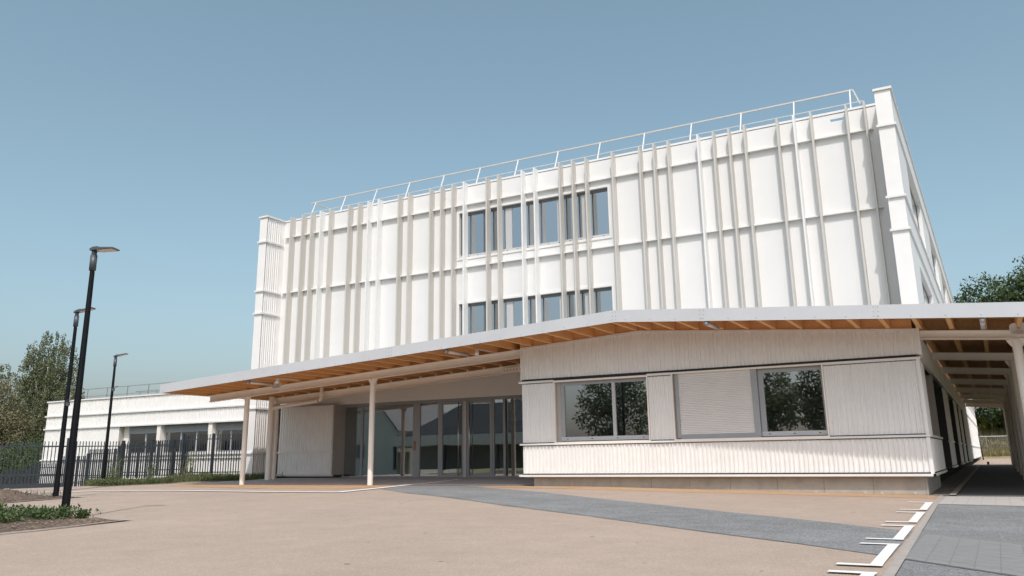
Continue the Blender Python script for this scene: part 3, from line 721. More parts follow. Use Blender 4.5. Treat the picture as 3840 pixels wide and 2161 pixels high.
# tube lights, sensors, loudspeakers hanging under the canopy
def tube_light(x, y0, y1, label):
    z = zs(x)-.06
    t = thing('tube_light', (x, (y0+y1)/2, z), label, 'lamp', 'tube lights under the canopy')
    m = MB(); m.tube([(x,y0+.1,z),(x,y1-.1,z)], .05, 14); m.build('tube', W['tube'], t, smooth=True)
    for ya, yb in ((y0,y0+.1),(y1-.1,y1)): m = MB(); m.tube([(x,ya,z),(x,yb,z)], .057, 14); m.build('end_cap', W['galv'], t, smooth=True)
    m = MB(); m.box(x-.02,x+.02,y0+.25,y0+.3,z+.045,zs(x)+.02); m.box(x-.02,x+.02,y1-.3,y1-.25,z+.045,zs(x)+.02); m.build('bracket', W['galv'], t)
tube_light(-22.74,21.12,22.35,'frosted tube light under the joists beside the white horn loudspeaker, left end of canopy')
tube_light(-14.28,21.08,22.4,'frosted tube light under the joists left of the pavilion corner')
tube_light(-6.12,20.98,22.1,'frosted tube light under the joists above the roller shutter')
tube_light(.09,20.98,22.4,'frosted tube light under the joists over the passage mouth')
def sensor(x, y0, y1, label):
    z = zs(x)-.02
    t = thing('motion_sensor', (x, y0, z), label, 'sensor', 'motion sensors under the canopy')
    m = MB(); m.tube([(x,y0,z-.02),(x,y0,z-.2)], [.055,.05], 12); m.tube([(x,y0,z-.12),(x,y0-.02,z-.22)], .065, 12); m.build('housing', W['plastic'], t, smooth=True)
    m = MB(); m.tube([(x,y0,z-.03),(x,y1,z-.03)], .018, 8); m.build('conduit', W['plastic'], t)
sensor(-21.46,21.3,22.3,'small white sensor with conduit right of the horn loudspeaker')
sensor(-13.47,21.6,22.5,'small white sensor with conduit close to the pavilion corner')
def horn(x, y, z, yaw, label):
    t = thing('horn_loudspeaker', (x, y, z), label, 'loudspeaker', 'horn loudspeakers on the canopy beams')
    m = MB(); n = 24; rings = []
    for (dd, rx, rz) in ((.22,.05,.05),(.16,.075,.07),(.05,.10,.085),(-.06,.155,.115),(-.12,.185,.135),(-.135,.185,.135),(-.13,.165,.118),(-.05,.07,.06),(-.04,.0,.0)):
        ring = []
        for k in range(n):
            a = 2*math.pi*k/n; ca, sa = math.cos(a), math.sin(a)
            sq = (abs(ca)**4+abs(sa)**4)**-.25
            lx, ly, lz = rx*ca*sq, dd, rz*sa*sq
            ring.append((x+lx*math.cos(yaw)-ly*math.sin(yaw), y+lx*math.sin(yaw)+ly*math.cos(yaw), z+lz-.02*(dd<0)))
        rings.append(ring)
    for r_ in rings: m.v += r_
    for i in range(len(rings)-1):
        for k in range(n): m.f.append((i*n+k, i*n+(k+1)%n, (i+1)*n+(k+1)%n, (i+1)*n+k)); m.m.append(0)
    smooth_by_angle(m.build('horn', W['plastic'], t), 50)
    m = MB(); m.tube([(x-math.sin(yaw)*-.045, y-math.cos(yaw)*.045, z-.01),(x-math.sin(yaw)*-.075, y-math.cos(yaw)*.075, z-.012)], .032, 14); m.build('driver', W['alu_light'], t, smooth=True)
    m = MB(); m.box(x-.025,x+.025,y+.08,y+.12,z+.03,zs(x)+.02); m.build('bracket', W['galv'], t)
horn(-22.95,22.8,3.78,R(22),'white horn loudspeaker beside the tube light at the left end of the canopy beam')
horn(.81,22.8,3.80,0,'white horn loudspeaker facing forward above the passage post at the right edge')

# ================================================================== ANNEX ON THE LEFT
AY = 27.65
ann = thing('annex_building', (-36, AY, .2), 'long single storey white ribbed annex with half lowered grey shutters behind the fence', 'building')
AL, AR = -44.95, -28.40
AO = [(-38.6,-29.55,1.44,2.82)]
c = MB(); holes(c, AL+.02, AR, -2.5, 4.3, AO, front(AY+.03), .32); c.face([(AL+.02,AY+.03,-2.5),(AL+.02,42,-2.5),(AL+.02,42,4.3),(AL+.02,AY+.03,4.3)]); c.box(AL,AR,AY+.1,42,4.0,4.2)
c.build('core_wall', W['reveal'], ann)
c = MB()
corr(c, AL, AR, 3.56, 4.26, front(AY)); corr(c, AL, AR, 2.88, 3.48, front(AY), ph=2); corr(c, AL, AO[0][0]-.05, 1.25, 2.80, front(AY), ph=1); corr(c, AL, AR, .45, 1.18, front(AY), ph=3); corr(c, AL, AR, -2.5, .40, front(AY), ph=1)
c.build('ribbed_wall', W['clad'], ann)
c = MB()
c.box(AL-.04,AR,AY-.07,AY+.4,4.27,4.34)
for z in (3.52,2.84,1.215): c.box(AL-.06,AR,AY-.085,AY+.02,z-.035,z+.035)
c.box(AO[0][0],AR,AY-.05,AY+.02,1.36,1.44)
c.build('wall_trim', W['trim'], ann)
for x in (-35.62,-31.99):
    c = MB(); c.box(x-.13,x+.13,AY-.02,AY+.3,1.44,2.80); c.build('pier', W['beam'], ann)
yw = AY+.26
c = MB(); c.box(-38.6,-38.2,yw-.01,yw+.06,1.44,2.82); c.box(-38.2,-29.55,yw,yw+.06,1.42,1.458); c.build('window_jamb', W['beam'], ann)
for (a,b,muls) in ((-38.2,-35.78,(-36.9,)),(-35.46,-32.15,(-34.3,-33.2)),(-31.83,-29.58,(-30.9,-30.1))):
    g = MB(); frame(g, a, b, 1.46, 2.82, yw, .06, .05)
    for mx in muls: g.cur = 1; g.box(mx-.035,mx+.035,yw-.005,yw+.05,1.52,2.76)
    g.cur = 0
    fo = g.build('window', [W['alu'], W['alu_light']], ann)
    p = MB(); p.box(a+.06,b-.06,yw+.02,yw+.03,1.52,2.76); p.build('pane', W['glass'], fo)
    s = MB(); z = 2.44
    while z < 2.80:
        s.hexa([(a+.02,yw-.05,z),(b-.02,yw-.05,z),(b-.02,yw-.03,z+.006),(a+.02,yw-.03,z+.006),(a+.02,yw-.045,z+.038),(b-.02,yw-.045,z+.038),(b-.02,yw-.03,z+.04),(a+.02,yw-.03,z+.04)]); z += .045
    s.build('roller_shutter', W['alu'], fo)
    d = MB(); d.box(a-.1,b+.1,AY+2.5,AY+2.55,.5,3.4); d.build('room_wall', W['inner_dark'], fo)
for (y, x0, x1, zt) in ((AY+2.2,-45.3,-30.5,5.15),(AY+6.5,-46.5,-33.0,5.35)):
    m = MB(); m.bar((x0,y,zt),(x1,y,zt),.045,.045); m.bar((x0,y,zt-.42),(x1,y,zt-.42),.04,.04)
    ro = m.build('roof_rail', W['galv'], ann)
    n = 9
    for k in range(n):
        x = lerp(x0+.4,x1-.3,k/(n-1)); m = MB(); m.bar((x,y,4.1),(x,y,zt+.02),.04,.04); m.build('rail_post', W['galv'], ro)

# ================================================================== STREET LAMPS
def street_lamp(x, y, H, yaw, label, cam=False, r0=.072, tilt=0):
    z0 = gz(x, y)
    t = thing('street_lamp', (x, y, z0), label, 'street lamp', 'slim black street lamps in the yard')
    m = MB(); m.tube([(x,y,z0-.05),(x,y,z0+H-.42)], [r0,.042], 18, cap=True)
    for s in (0,1,2): 
        a = s*2.1+.6; m.bar((x+math.cos(a)*r0*1.0,y+math.sin(a)*r0*1.0,z0+.02),(x+math.cos(a)*.042,y+math.sin(a)*.042,z0+H-.45),.010,.010)
    smooth_by_angle(m.build('pole', W['black'], t))
    m = MB(); m.tube([(x,y,z0+H-.42),(x,y,z0+H-.12)], .064, 16); m.tube([(x,y,z0+H-.14),(x,y,z0+H-.02)], .05, 16); m.build('collar', W['head'], t, smooth=True)
    m = MB(); c_, s_ = math.cos(yaw), math.sin(yaw)
    def P(u, v, z): return (x+u*c_-v*s_, y+u*s_+v*c_, z0+H+z+u*math.tan(tilt))
    wv = .135
    top = [(-.08,.045,.015),(.0,.08,.035),(.12,wv*.95,.03),(.17,wv,.012),(.43,wv*.92,.005),(.46,wv*.7,-.005)]
    n = len(top)
    for u, v, z in top: m.v += [P(u,-v,z), P(u,v,z)]
    bot = [(-.08,.045,-.025),(.0,.08,-.03),(.13,wv,-.03),(.18,wv,-.026),(.43,wv*.92,-.02),(.46,wv*.7,-.016)]
    for u, v, z in bot: m.v += [P(u,-v,z), P(u,v,z)]
    for i in range(n-1):
        a = 2*i; b = 2*n+2*i
        m.f += [(a,a+2,a+3,a+1),(b,b+1,b+3,b+2),(a,b,b+2,a+2),(a+1,a+3,b+3,b+1)]; m.m += [0]*4
    m.f += [(0,1,2*n+1,2*n),(2*n-2,4*n-2,4*n-1,2*n-1)]; m.m += [0,0]
    hd = m.build('lamp_head', W['head'], t)
    m = MB(); m.hexa([P(.10,-.10,-.043),P(.42,-.10,-.032),P(.42,.10,-.032),P(.10,.10,-.043),P(.10,-.10,-.03),P(.42,-.10,-.02),P(.42,.10,-.02),P(.10,.10,-.03)]); m.build('lens', W['lens'], hd)
    if cam:
        m = MB(); q = z0+H*cam; m.box(x+.05,x+.13,y-.06,y+.02,q-.08,q+.02); m.bar((x+.05,y-.02,q+.05),(x+.34,y-.02,q+.08),.09,.012); m.tube([(x+.16,y-.06,q-.02),(x+.16,y-.06,q-.1)], .04, 10); m.build('sensor_box', W['head'], t)
    return t
street_lamp(-14.72, 9.6, 5.0, R(24), 'tallest looking black street lamp, nearest, standing in weeds of the front bed')
street_lamp(-21.8, 13.91, 5.0, R(32), 'black street lamp just behind the nearest one, beside the soil mound', cam=.50, tilt=R(13))
street_lamp(-30.9, 21.6, 5.1, R(32), 'smallest looking black street lamp, farthest, at the grass in front of the fence', cam=.74, tilt=R(13))

# ================================================================== FENCES
def pickets(m, A, B, z0, z1, step=.115, w_=.032, skip=0):
    A = Vector(A); B = Vector(B); L = (B-A).length; n = int(L/step)
    for k in range(n):
        t = (k+.5)/n; p = A.lerp(B, t)
        a0 = z0(t) if callable(z0) else z0; a1 = z1(t) if callable(z1) else z1
        m.bar((p.x,p.y,a0),(p.x,p.y,a1), w_, w_, up=((B-A).y,-(B-A).x,0))
def rail(m, A, B, za, zb, h, w_): m.bar((A[0],A[1],za),(B[0],B[1],zb), w_, h)
def fence_post(parent, x, y, z0, z1, w_=.09):
    m = MB(); m.box(x-w_/2,x+w_/2,y-w_/2,y+w_/2,z0,z1); m.box(x-w_/2-.008,x+w_/2+.008,y-w_/2-.008,y+w_/2+.008,z1,z1+.012)
    return m.build('post', W['fence'], parent)
G0, G1, G2 = (-38.6,13.2,0), (-33.45,21.67,0), (-31.71,25.47,0)
gate = thing('sliding_gate', (-36, 17.4, 0), 'anthracite sliding picket gate with a deep bottom beam at the far left', 'gate')
m = MB(); pickets(m, G0, G1, .12, 1.92, .135, .036); m.build('picket_panel', W['fence'], gate)
m = MB(); rail(m, G0, G1, 1.72, 1.72, .06, .06); m.build('top_rail', W['fence'], gate)
m = MB(); rail(m, G0, G1, .60, .60, .06, .06); m.build('middle_rail', W['fence'], gate)
m = MB(); rail(m, G0, G1, .13, .13, .26, .09); m.build('bottom_beam', W['fence'], gate)
for t in (0,.34,.70): fence_post(gate, lerp(G0[0],G1[0],t), lerp(G0[1],G1[1],t), .30, 1.93, .10)
fence_post(gate, G1[0], G1[1], 0, 2.04, .14)
def fence(A, B, z0, z1, label, nposts, step=.115, posts_h=.02):
    t = thing('picket_fence', (*A[:2], z0(0)), label, 'fence', 'anthracite picket fences')
    m = MB(); pickets(m, A, B, z0, z1, step); m.build('picket_panel', W['fence'], t)
    m = MB()
    for q in (lambda s: z1(s)-.20, lambda s: z0(s)+.18):
        m.bar((A[0],A[1],q(0)),(B[0],B[1],q(1)),.04,.04)
    m.build('rail', W['fence'], t)
    for k in range(nposts):
        s = k/(nposts-1); fence_post(t, lerp(A[0],B[0],s), lerp(A[1],B[1],s), z0(s)-.15, z1(s)+posts_h, .085)
    return t
fence(G1, G2, lambda t: .10, lambda t: 1.92, 'anthracite picket fence carrying on from the gate behind the farthest lamp', 3)
fence((-31.15,25.5,0), (-28.45,26.45,0), lambda t: .40, lambda t: 2.19, 'taller anthracite picket fence ending at the white corner of the tall block', 3)
stepped = thing('stepped_fence', (-40,25.8,0), 'low anthracite picket fence stepping down the slope before the annex', 'fence')
pan = [(-31.3,-33.6,2.0),(-33.6,-35.9,1.9),(-35.9,-38.2,1.68),(-38.2,-40.5,1.38),(-40.5,-42.8,1.05),(-42.8,-45.2,.78),(-45.2,-48.0,.55),(-48,-51,.35)]
for a, b, zt in pan:
    m = MB(); pickets(m, (b,25.8,0), (a,25.8,0), zt-1.55, zt, .15, .042); m.bar((b,25.8,zt-.2),(a,25.8,zt-.2),.04,.04); m.bar((b,25.8,zt-1.3),(a,25.8,zt-1.3),.04,.04)
    m.build('picket_panel', W['fence'], stepped); fence_post(stepped, a, 25.8, zt-1.7, zt+.1, .12)

# ================================================================== VEGETATION
def leafquad(m, c, d, n, L, w_):
    d = d.normalized(); s = d.cross(n)
    if s.length < 1e-4: s = Vector((1,0,0))
    s = s.normalized()*w_/2; k = len(m.v)
    m.v += [tuple(c), tuple(c+d*L*.5+s), tuple(c+d*L), tuple(c+d*L*.5-s)]; m.f.append((k,k+1,k+2,k+3)); m.m.append(0)
def rv3(): 
    while True:
        v = Vector((random.uniform(-1,1),random.uniform(-1,1),random.uniform(-1,1)))
        if .05 < v.length < 1: return v.normalized()
L_birch = leaf_mat('birch_leaves', [(.105,.130,.068),(.155,.180,.092),(.205,.222,.118),(.128,.150,.075),(.245,.245,.145)], .35)
L_brown = leaf_mat('rusty_leaves', [(.155,.155,.082),(.215,.195,.108),(.265,.228,.135),(.135,.155,.080),(.30,.245,.15)], .35)
L_dark = leaf_mat('dark_leaves', [(.045,.075,.030),(.070,.110,.040),(.10,.145,.052),(.055,.09,.034),(.15,.19,.08)], .3)
L_grass = leaf_mat('grass_blades', [(.075,.105,.04),(.11,.15,.055),(.16,.18,.075),(.24,.22,.115),(.09,.13,.05)], .3)
L_weed = leaf_mat('weed_leaves', [(0.042,0.077,0.028),(0.070,0.119,0.042),(0.105,0.154,0.056),(0.140,0.168,0.070)], .3)
L_verge = leaf_mat('verge_leaves', [(.075,.11,.045),(.11,.15,.06),(.155,.19,.08),(.21,.22,.11)], .35)
L_straw = leaf_mat('straw_blades', [(.30,.24,.13),(.40,.33,.19),(.20,.20,.09),(.46,.38,.22)], .3)
L_yellow = leaf_mat('yellow_bush', [(.10,.14,.03),(.20,.22,.04),(.40,.33,.03),(.08,.12,.03)], .3)
L_stem = leaf_mat('weed_seed', [(0.308,0.308,0.182),(0.168,0.210,0.084),(0.420,0.392,0.252)], .3)

def tree(name, base, H, trunk_r, blobs, nleaf, leaf, lm, bark, label, cat='tree', group=None, droop=.0, stems=26, gap=-.22):
    """blobs: (dx, dy, z, rx, ry, rz) ellipsoids that the limbs reach into; leaves sit on twigs and thin out at the rim"""
    b = Vector(base); t = thing(name, base, label, cat, group)
    m = MB(); top = b+Vector((0,0,H*.8)); pts = [b+Vector((0,0,-.3))]
    for k in range(1, 6): pts.append(b.lerp(top, k/5)+Vector((random.uniform(-.12,.12)*H*.05*k/5, random.uniform(-.12,.12)*H*.05*k/5, 0)))
    m.tube(pts, [trunk_r*(1-.8*k/5)+.01 for k in range(6)], 8)
    wts = [bl[3]*bl[4]*bl[5] for bl in blobs]; twigs = []
    for bl in blobs:
        c = b+Vector(bl[:3]); n = max(3, int(stems*bl[3]*bl[5]/sum(q[3]*q[5] for q in blobs)))
        a0 = pts[min(5, max(1, int(5*clamp((c.z-b.z)*.6/(H*.8), .2, 1))))]
        for _ in range(n):
            e = c+Vector([rv3()[i]*bl[3+i]*random.uniform(.45,1.0) for i in range(3)])
            mid = a0.lerp(e, .55)+Vector((random.uniform(-.3,.3),random.uniform(-.3,.3),random.uniform(.1,.5)))*bl[3]*.25
            m.tube([a0, mid, e], [trunk_r*.22, trunk_r*.12, trunk_r*.03], 5, cap=False)
    m.build('trunk', bark, t, smooth=True)
    lv = MB(); tot = sum(wts)
    ntw = max(20, nleaf//26)
    for _ in range(ntw):
        bl = random.choices(blobs, wts)[0]
        dirv = rv3(); rad = random.random()**.42
        c = b+Vector((bl[0]+dirv.x*bl[3]*rad, bl[1]+dirv.y*bl[4]*rad, bl[2]+dirv.z*bl[5]*rad))
        if noise.noise(c*(1.6/max(bl[3],.5))) < gap: continue          # gaps between clumps
        if droop:
            L = random.uniform(.5,1.7)*droop; out = Vector((dirv.x, dirv.y, 0))*.25
            for k in range(26):
                s = random.random(); p = c+Vector((0,0,-1))*L*s+out*s*L+rv3()*.13
                leafquad(lv, p, Vector((0,0,-1))+rv3()*.8, rv3(), leaf*random.uniform(.7,1.3), leaf*.75)
        else:
            rr = .10*(bl[3]+bl[5])+.15
            for k in range(26):
                p = c+rv3()*rr*random.random()**.5
                leafquad(lv, p, rv3()+dirv*.6+Vector((0,0,-.3)), (dirv+Vector((0,0,.8))+rv3()*.8), leaf*random.uniform(.7,1.35), leaf*.7)
    lv.build('crown', lm, t)
    return t
tree('birch_tree', (-69.2,42.2,-2.5), 15, .26, [(0,0,12.2,2.2,2.0,2.7),(-1.5,.5,10.6,2.2,1.8,2.2),(1.7,.3,9.6,1.8,1.5,2.4),(.5,0,7.4,3.2,2.6,2.8),(3.0,.4,8.6,1.0,1.0,1.8),(-3.2,0,8.6,1.7,1.4,1.7)], 52000, .15, L_birch, W['pale_bark'], 'tall drooping green birch standing behind the annex, higher than its neighbours', droop=.9, gap=-.08)
tree('maple_tree', (-68.2,37.0,-2.5), 11, .3, [(0,0,8.0,2.6,2.6,2.4),(-2.6,0,6.6,2.4,2.4,2.6),(1.6,.6,5.6,2.2,2.4,2.6),(-.5,0,3.8,3.6,3.0,2.4)], 46000, .15, L_brown, W['bark'], 'rust tinged bushy tree in front of the tall birch at the left edge', gap=-.12)
tree('leafy_tree', (-74.5,41.0,-2.5), 12, .3, [(0,0,10.4,2.0,2.0,1.9),(-2.5,0,9.0,2.4,2.4,2.4),(1.0,0,6.4,3.2,3,3.0),(0,0,3.5,3.5,3.2,2.4)], 40000, .15, L_birch, W['bark'], 'green tree cut by the left edge of the photo, behind the rust tinged one', droop=.5)
tree('young_tree', (-64.2,44.0,-2.5), 9, .14, [(0,0,7.4,1.1,1.1,1.3),(.7,0,6.2,1.2,1.2,1.3),(-.4,0,5.2,1.3,1.3,1.2),(.2,0,3.6,1.6,1.5,1.5)], 9000, .14, L_birch, W['bark'], 'thin young tree rising behind the annex roof corner, between the two front lamp poles', droop=.5)
tree('hedge_tree', (-61,36.5,-3.0), 6, .14, [(0,0,4.0,2.6,2.2,1.8),(-3.0,0,3.6,2.6,2.2,1.8),(2.0,0,2.8,1.6,1.6,1.6),(-6,0,3.2,2.6,2.2,2.0)], 20000, .15, L_dark, W['bark'], 'dark low bushy tree behind the gate under the taller trees', stems=14)
# trees on the bank behind
for (x,y,h,r,nl,lab) in ((1.2,108,18.3,4.4,26000,'broad dense green tree on the bank, just right of the tall block'),
                         (6.0,110,19.4,4.4,26000,'highest dense green tree on the bank, at the right edge'),
                         (-4.2,116,16.5,4.4,7000,'dense green tree on the bank half hidden by the tall block')):
    z0 = gz(x,y)
    tree('broadleaf_tree', (x,y,z0), h, .4, [(0,0,h*.72,r*.82,r*.8,h*.24),(-r*.55,.4,h*.55,r*.7,r*.7,h*.2),(r*.6,.3,h*.58,r*.7,r*.7,h*.2),(0,-.5,h*.36,r*.95,r*.9,h*.2),(.3,-1,h*.18,r*.8,r*.8,h*.12)], nl, .34, L_dark, W['bark'], lab, group='trees on the bank', gap=-.75)
for k,(x,y,s,lm,lab) in enumerate(((-.9,108.2,1.5,L_yellow,'yellow flowering shrub at the left of the passage view'),(.1,109.5,1.5,L_dark,'dark green shrub beside the lamp on the bank'),(1.3,108.6,1.3,L_dark,'dark green shrub at the right of the passage view'),(-2.0,109,1.7,L_dark,'dark green shrub next to the yellow one on the bank'))):
    tree('shrub', (x,y,gz(x,y)), s*1.6, .05, [(0,0,s*.6,s*.8,s*.8,s*.55),(.4*s,0,s*.9,s*.5,s*.5,s*.45)], 2200, .2, lm, W['bark'], lab, 'shrub', 'shrubs on the bank', stems=8)
# grass and weeds
def blades(name, pts, h0, h1, lm, lean=.5, wd=.012):
    m = MB()
    for (x, y) in pts:
        z = gz(x,y)+.01; h = random.uniform(h0,h1); a = random.uniform(0,6.28); l = random.uniform(.05,lean)*h
        dx, dy = math.cos(a), math.sin(a); k = len(m.v); px, py = -dy*wd/2, dx*wd/2
        m.v += [(x-px,y-py,z),(x+px,y+py,z),(x+dx*l*.4+px*.7,y+dy*l*.4+py*.7,z+h*.6),(x+dx*l*.4-px*.7,y+dy*l*.4-py*.7,z+h*.6),(x+dx*l,y+dy*l,z+h)]
        m.f += [(k,k+1,k+2,k+3),(k+3,k+2,k+4)]; m.m += [0,0]
    return tag(m.build(name, lm), kind='stuff')
def inpoly(x, y, P):
    c = False; n = len(P)
    for i in range(n):
        x1,y1 = P[i]; x2,y2 = P[i-1]
        if (y1 > y) != (y2 > y) and x < (x2-x1)*(y-y1)/(y2-y1)+x1: c = not c
    return c
def scatter(P, n, dens=None):
    xs = [p[0] for p in P]; ys = [p[1] for p in P]; out = []
    while len(out) < n:
        x = random.uniform(min(xs),max(xs)); y = random.uniform(min(ys),max(ys))
        if inpoly(x,y,P) and (dens is None or random.random() < dens(x,y)): out.append((x,y))
    return out
LP = [(-30.6,20.9),(-29.4,20.8),(-29.95,22.6),(-29.4,24.3),(-26.8,25.15),(-26.8,27.2),(-28.0,26.45),(-31.2,26.0),(-33.1,22.3)]
blades('grass', scatter(LP, 9000, lambda x,y: .12+.88*(noise.noise(Vector((x*1.1,y*1.1,0)))>-.05)), .08, .30, L_grass, 1.1, .016)
m = MB()
for (x,y) in scatter(LP, 1300, lambda x,y: .05+.95*(noise.noise(Vector((x*.9,y*.9,7)))>.0)):
    hh = .12+.30*max(0,noise.noise(Vector((x*.8,y*.8,2)))+.2)
    for k in range(11):
        q = Vector((x,y,gz(x,y)))+Vector((random.uniform(-.14,.14),random.uniform(-.14,.14),random.uniform(.02,hh)))
        leafquad(m, q, rv3()+Vector((0,0,.4)), Vector((0,0,1))+rv3()*.7, random.uniform(.05,.12), .035)
tag(m.build('verge_weeds', L_verge), kind='stuff')
blades('dry_grass', scatter([(-3,101.5),(5,101.5),(5,108),(-3,108)], 9000), .25, .8, L_straw, .8, .06)
def weed(x, y, H, n, label, lm=None, name='tall_weed', leafL=.09, group='tall flowering weeds at the fence'):
    t = thing(name, (x,y,gz(x,y)), label, 'weed', group); m = MB(); lv = MB(); z0 = gz(x,y)
    for _ in range(n):
        a = random.uniform(0,6.28); l = random.uniform(.05,.30)*H; h = H*random.uniform(.6,1); bx, by = x+random.uniform(-.18,.18)*H, y+random.uniform(-.18,.18)*H
        P = [Vector((bx,by,z0)), Vector((bx+math.cos(a)*l*.3,by+math.sin(a)*l*.3,z0+h*.55)), Vector((bx+math.cos(a)*l,by+math.sin(a)*l,z0+h))]
        m.tube(P, [.008,.006,.002], 4, cap=False)
        for k in range(16):
            s = random.uniform(.08,.98); p = P[0].lerp(P[1], s/.55) if s < .55 else P[1].lerp(P[2], (s-.55)/.45)
            leafquad(lv, p, rv3()+Vector((0,0,.2)), Vector((0,0,1))+rv3()*.5, leafL*random.uniform(.6,1.3)*(1.15-.6*s), leafL*.4)
    m.build('stem', L_stem, t); lv.build('foliage', lm or L_weed, t)
for x,y,H,n,lab in ((-31.4,22.5,1.3,16,'pale feathery tall weed in front of the gate fence, right of the farthest lamp'),(-31.4,24.2,1.0,14,'middle clump of tall weeds in the grass by the fence'),(-30.4,25.2,1.4,22,'tallest pale flowering weed in front of the tall fence panel'),(-30.6,21.7,.75,16,'bushy weed at the foot of the farthest lamp')):
    weed(x,y,H,n,lab, L_stem if H > 1.1 else L_verge)
BP = [(-19,5.0),(-13.25,5.0),(-13.15,8.6),(-13.3,9.55),(-17,9.6),(-19,9.6)]
# trampled weeds of the front bed: one ground cover plus the upright plants one can tell apart
m = MB()
for (x,y) in scatter([(-19,7.6),(-14.3,7.9),(-13.9,9.0),(-13.6,9.6),(-19,9.6)], 1000, lambda x,y: .06+.94*(noise.noise(Vector((x*1.9,y*1.9,4)))>.08)):
    z = gz(x,y)+.06
    for k in range(9):
        p = Vector((x,y,z))+Vector((random.uniform(-.12,.12),random.uniform(-.12,.12),random.uniform(0,.16)))
        leafquad(m, p, rv3()+Vector((0,0,.1)), Vector((0,0,1))+rv3()*.7, random.uniform(.04,.11), .03)
tag(m.build('weed_cover', L_weed), kind='stuff')
for x,y,H,n,lab in ((-16.2,9.1,.45,9,'upright leafy weed nearest the first lamp pole, left of it'),(-17.0,9.1,.42,8,'upright weed in the middle of the front bed'),(-17.9,9.0,.6,8,'thin weed with seed heads at the left edge of the front bed'),(-15.6,8.9,.35,9,'low leafy weed hugging the foot of the first lamp'),(-13.9,9.4,.22,10,'low weed right of the first lamp at the bed corner')):
    weed(x,y,H,n,lab, name='leafy_weed', leafL=.13, group='weeds in the front bed')
blades('soil_grass', scatter([(-24.9,13.6),(-21.8,13.7),(-21.6,14.3),(-24.9,14.3)], 160), .06, .24, L_weed, .8, .02)
st = MB()
for (x,y) in scatter([(-18.5,7.0),(-13.25,7.0),(-13.3,9.6),(-14.4,9.7),(-18.5,9.6)], 240)+scatter([(-26,12.4),(-21.6,12.4),(-21.6,14.2),(-26,14.2)], 160):
    r = random.uniform(.008,.028); z = gz(x,y)+.06
    P = [Vector((x,y,z))+Vector((q[0],q[1],q[2]))*r*random.uniform(.7,1.2) for q in ((1,0,0),(0,1,0),(-1,0,0),(0,-1,0),(0,0,.8),(0,0,-.8))]
    for f in ((0,1,4),(1,2,4),(2,3,4),(3,0,4),(1,0,5),(2,1,5),(3,2,5),(0,3,5)): st.face([P[i] for i in f])
tag(st.build('stones', mat('pale_stone', (.24,.20,.17), .9, var=.3, vscale=9)), kind='stuff')

# ================================================================== SMALL THINGS FAR AWAY
t = thing('utility_pole', (-55.5,35.5,-3), 'short weathered wooden pole rising behind the left end of the annex roof', 'pole')
m = MB(); m.tube([(-55.5,35.5,-3),(-55.5,35.5,5.75)], [.17,.13], 10); m.build('shaft', W['pole_wood'], t, smooth=True)
m = MB(); m.tube([(-55.5,35.5,5.7),(-55.5,35.5,5.78)], .145, 10); m.build('cap', W['galv'], t)
m = MB(); m.tube([Vector((-90,36,4.1)).lerp(Vector((-52,33,5.2)), s/10)-Vector((0,0,math.sin(s/10*3.14)*.5)) for s in range(11)], .022, 5)
tag(m.build('overhead_cable', W['gap']), 'thin dark overhead cable crossing in front of the trees on the left', 'cable')
t = thing('back_lamp', (-.15,107.5,gz(-.15,107.5)), 'thin grey street lamp on the bank seen through the passage', 'street lamp')
m = MB(); m.tube([(-.15,107.5,gz(-.15,107.5)-.2),(-.15,107.5,6.6)], [.07,.05], 8); m.build('pole', W['galv'], t, smooth=True)
m = MB(); m.box(-.5,-.05,107.4,107.6,6.6,6.68); m.build('lamp_head', W['head'], t)
t = thing('back_fence', (0,106,gz(0,106)), 'grey wire mesh fence with pale top rail at the foot of the bank', 'fence')
m = MB(); m.bar((-6,103.4,2.55),(9,103.4,2.55),.05,.05); m.build('top_rail', W['white'], t)
for x in (-4,-.9,2.2,5.3): m = MB(); m.tube([(x,103.4,.3),(x,103.4,2.6)], .035, 6); m.build('post', W['galv'], t)
m = MB()
for k in range(60): x = -4+k*.16; m.bar((x,103.4,.4),(x,103.4,2.5),.012,.012)
for k in range(10): z = .4+k*.22; m.bar((-4,103.4,z),(5.5,103.4,z),.012,.012)
m.build('wire_mesh', W['galv'], t)
t = thing('bollard_light', (-.62,62,gz(-.6,62)), 'tiny dark bollard on the beige ground past the end of the passage', 'bollard')
m = MB(); m.tube([(-.62,62,gz(-.6,62)),(-.62,62,gz(-.6,62)+.16)], [.06,.07], 10); m.build('body', W['black'], t, smooth=True)
m = MB(); m.tube([(-.62,62,gz(-.6,62)+.16),(-.62,62,gz(-.6,62)+.19)], .085, 10); m.build('cap', W['black'], t)
t = thing('leaning_pole', (-1.2,84,gz(-1.2,84)), 'thin dark pole standing against the far white wall past the passage', 'pole')
m = MB(); m.tube([(-1.15,84,.3),(-1.25,84,2.5)], .05, 8); m.build('shaft', W['fence'], t, smooth=True)
m = MB(); m.box(-1.25,-1.05,83.9,84.1,.2,.3); m.build('foot', W['fence'], t)

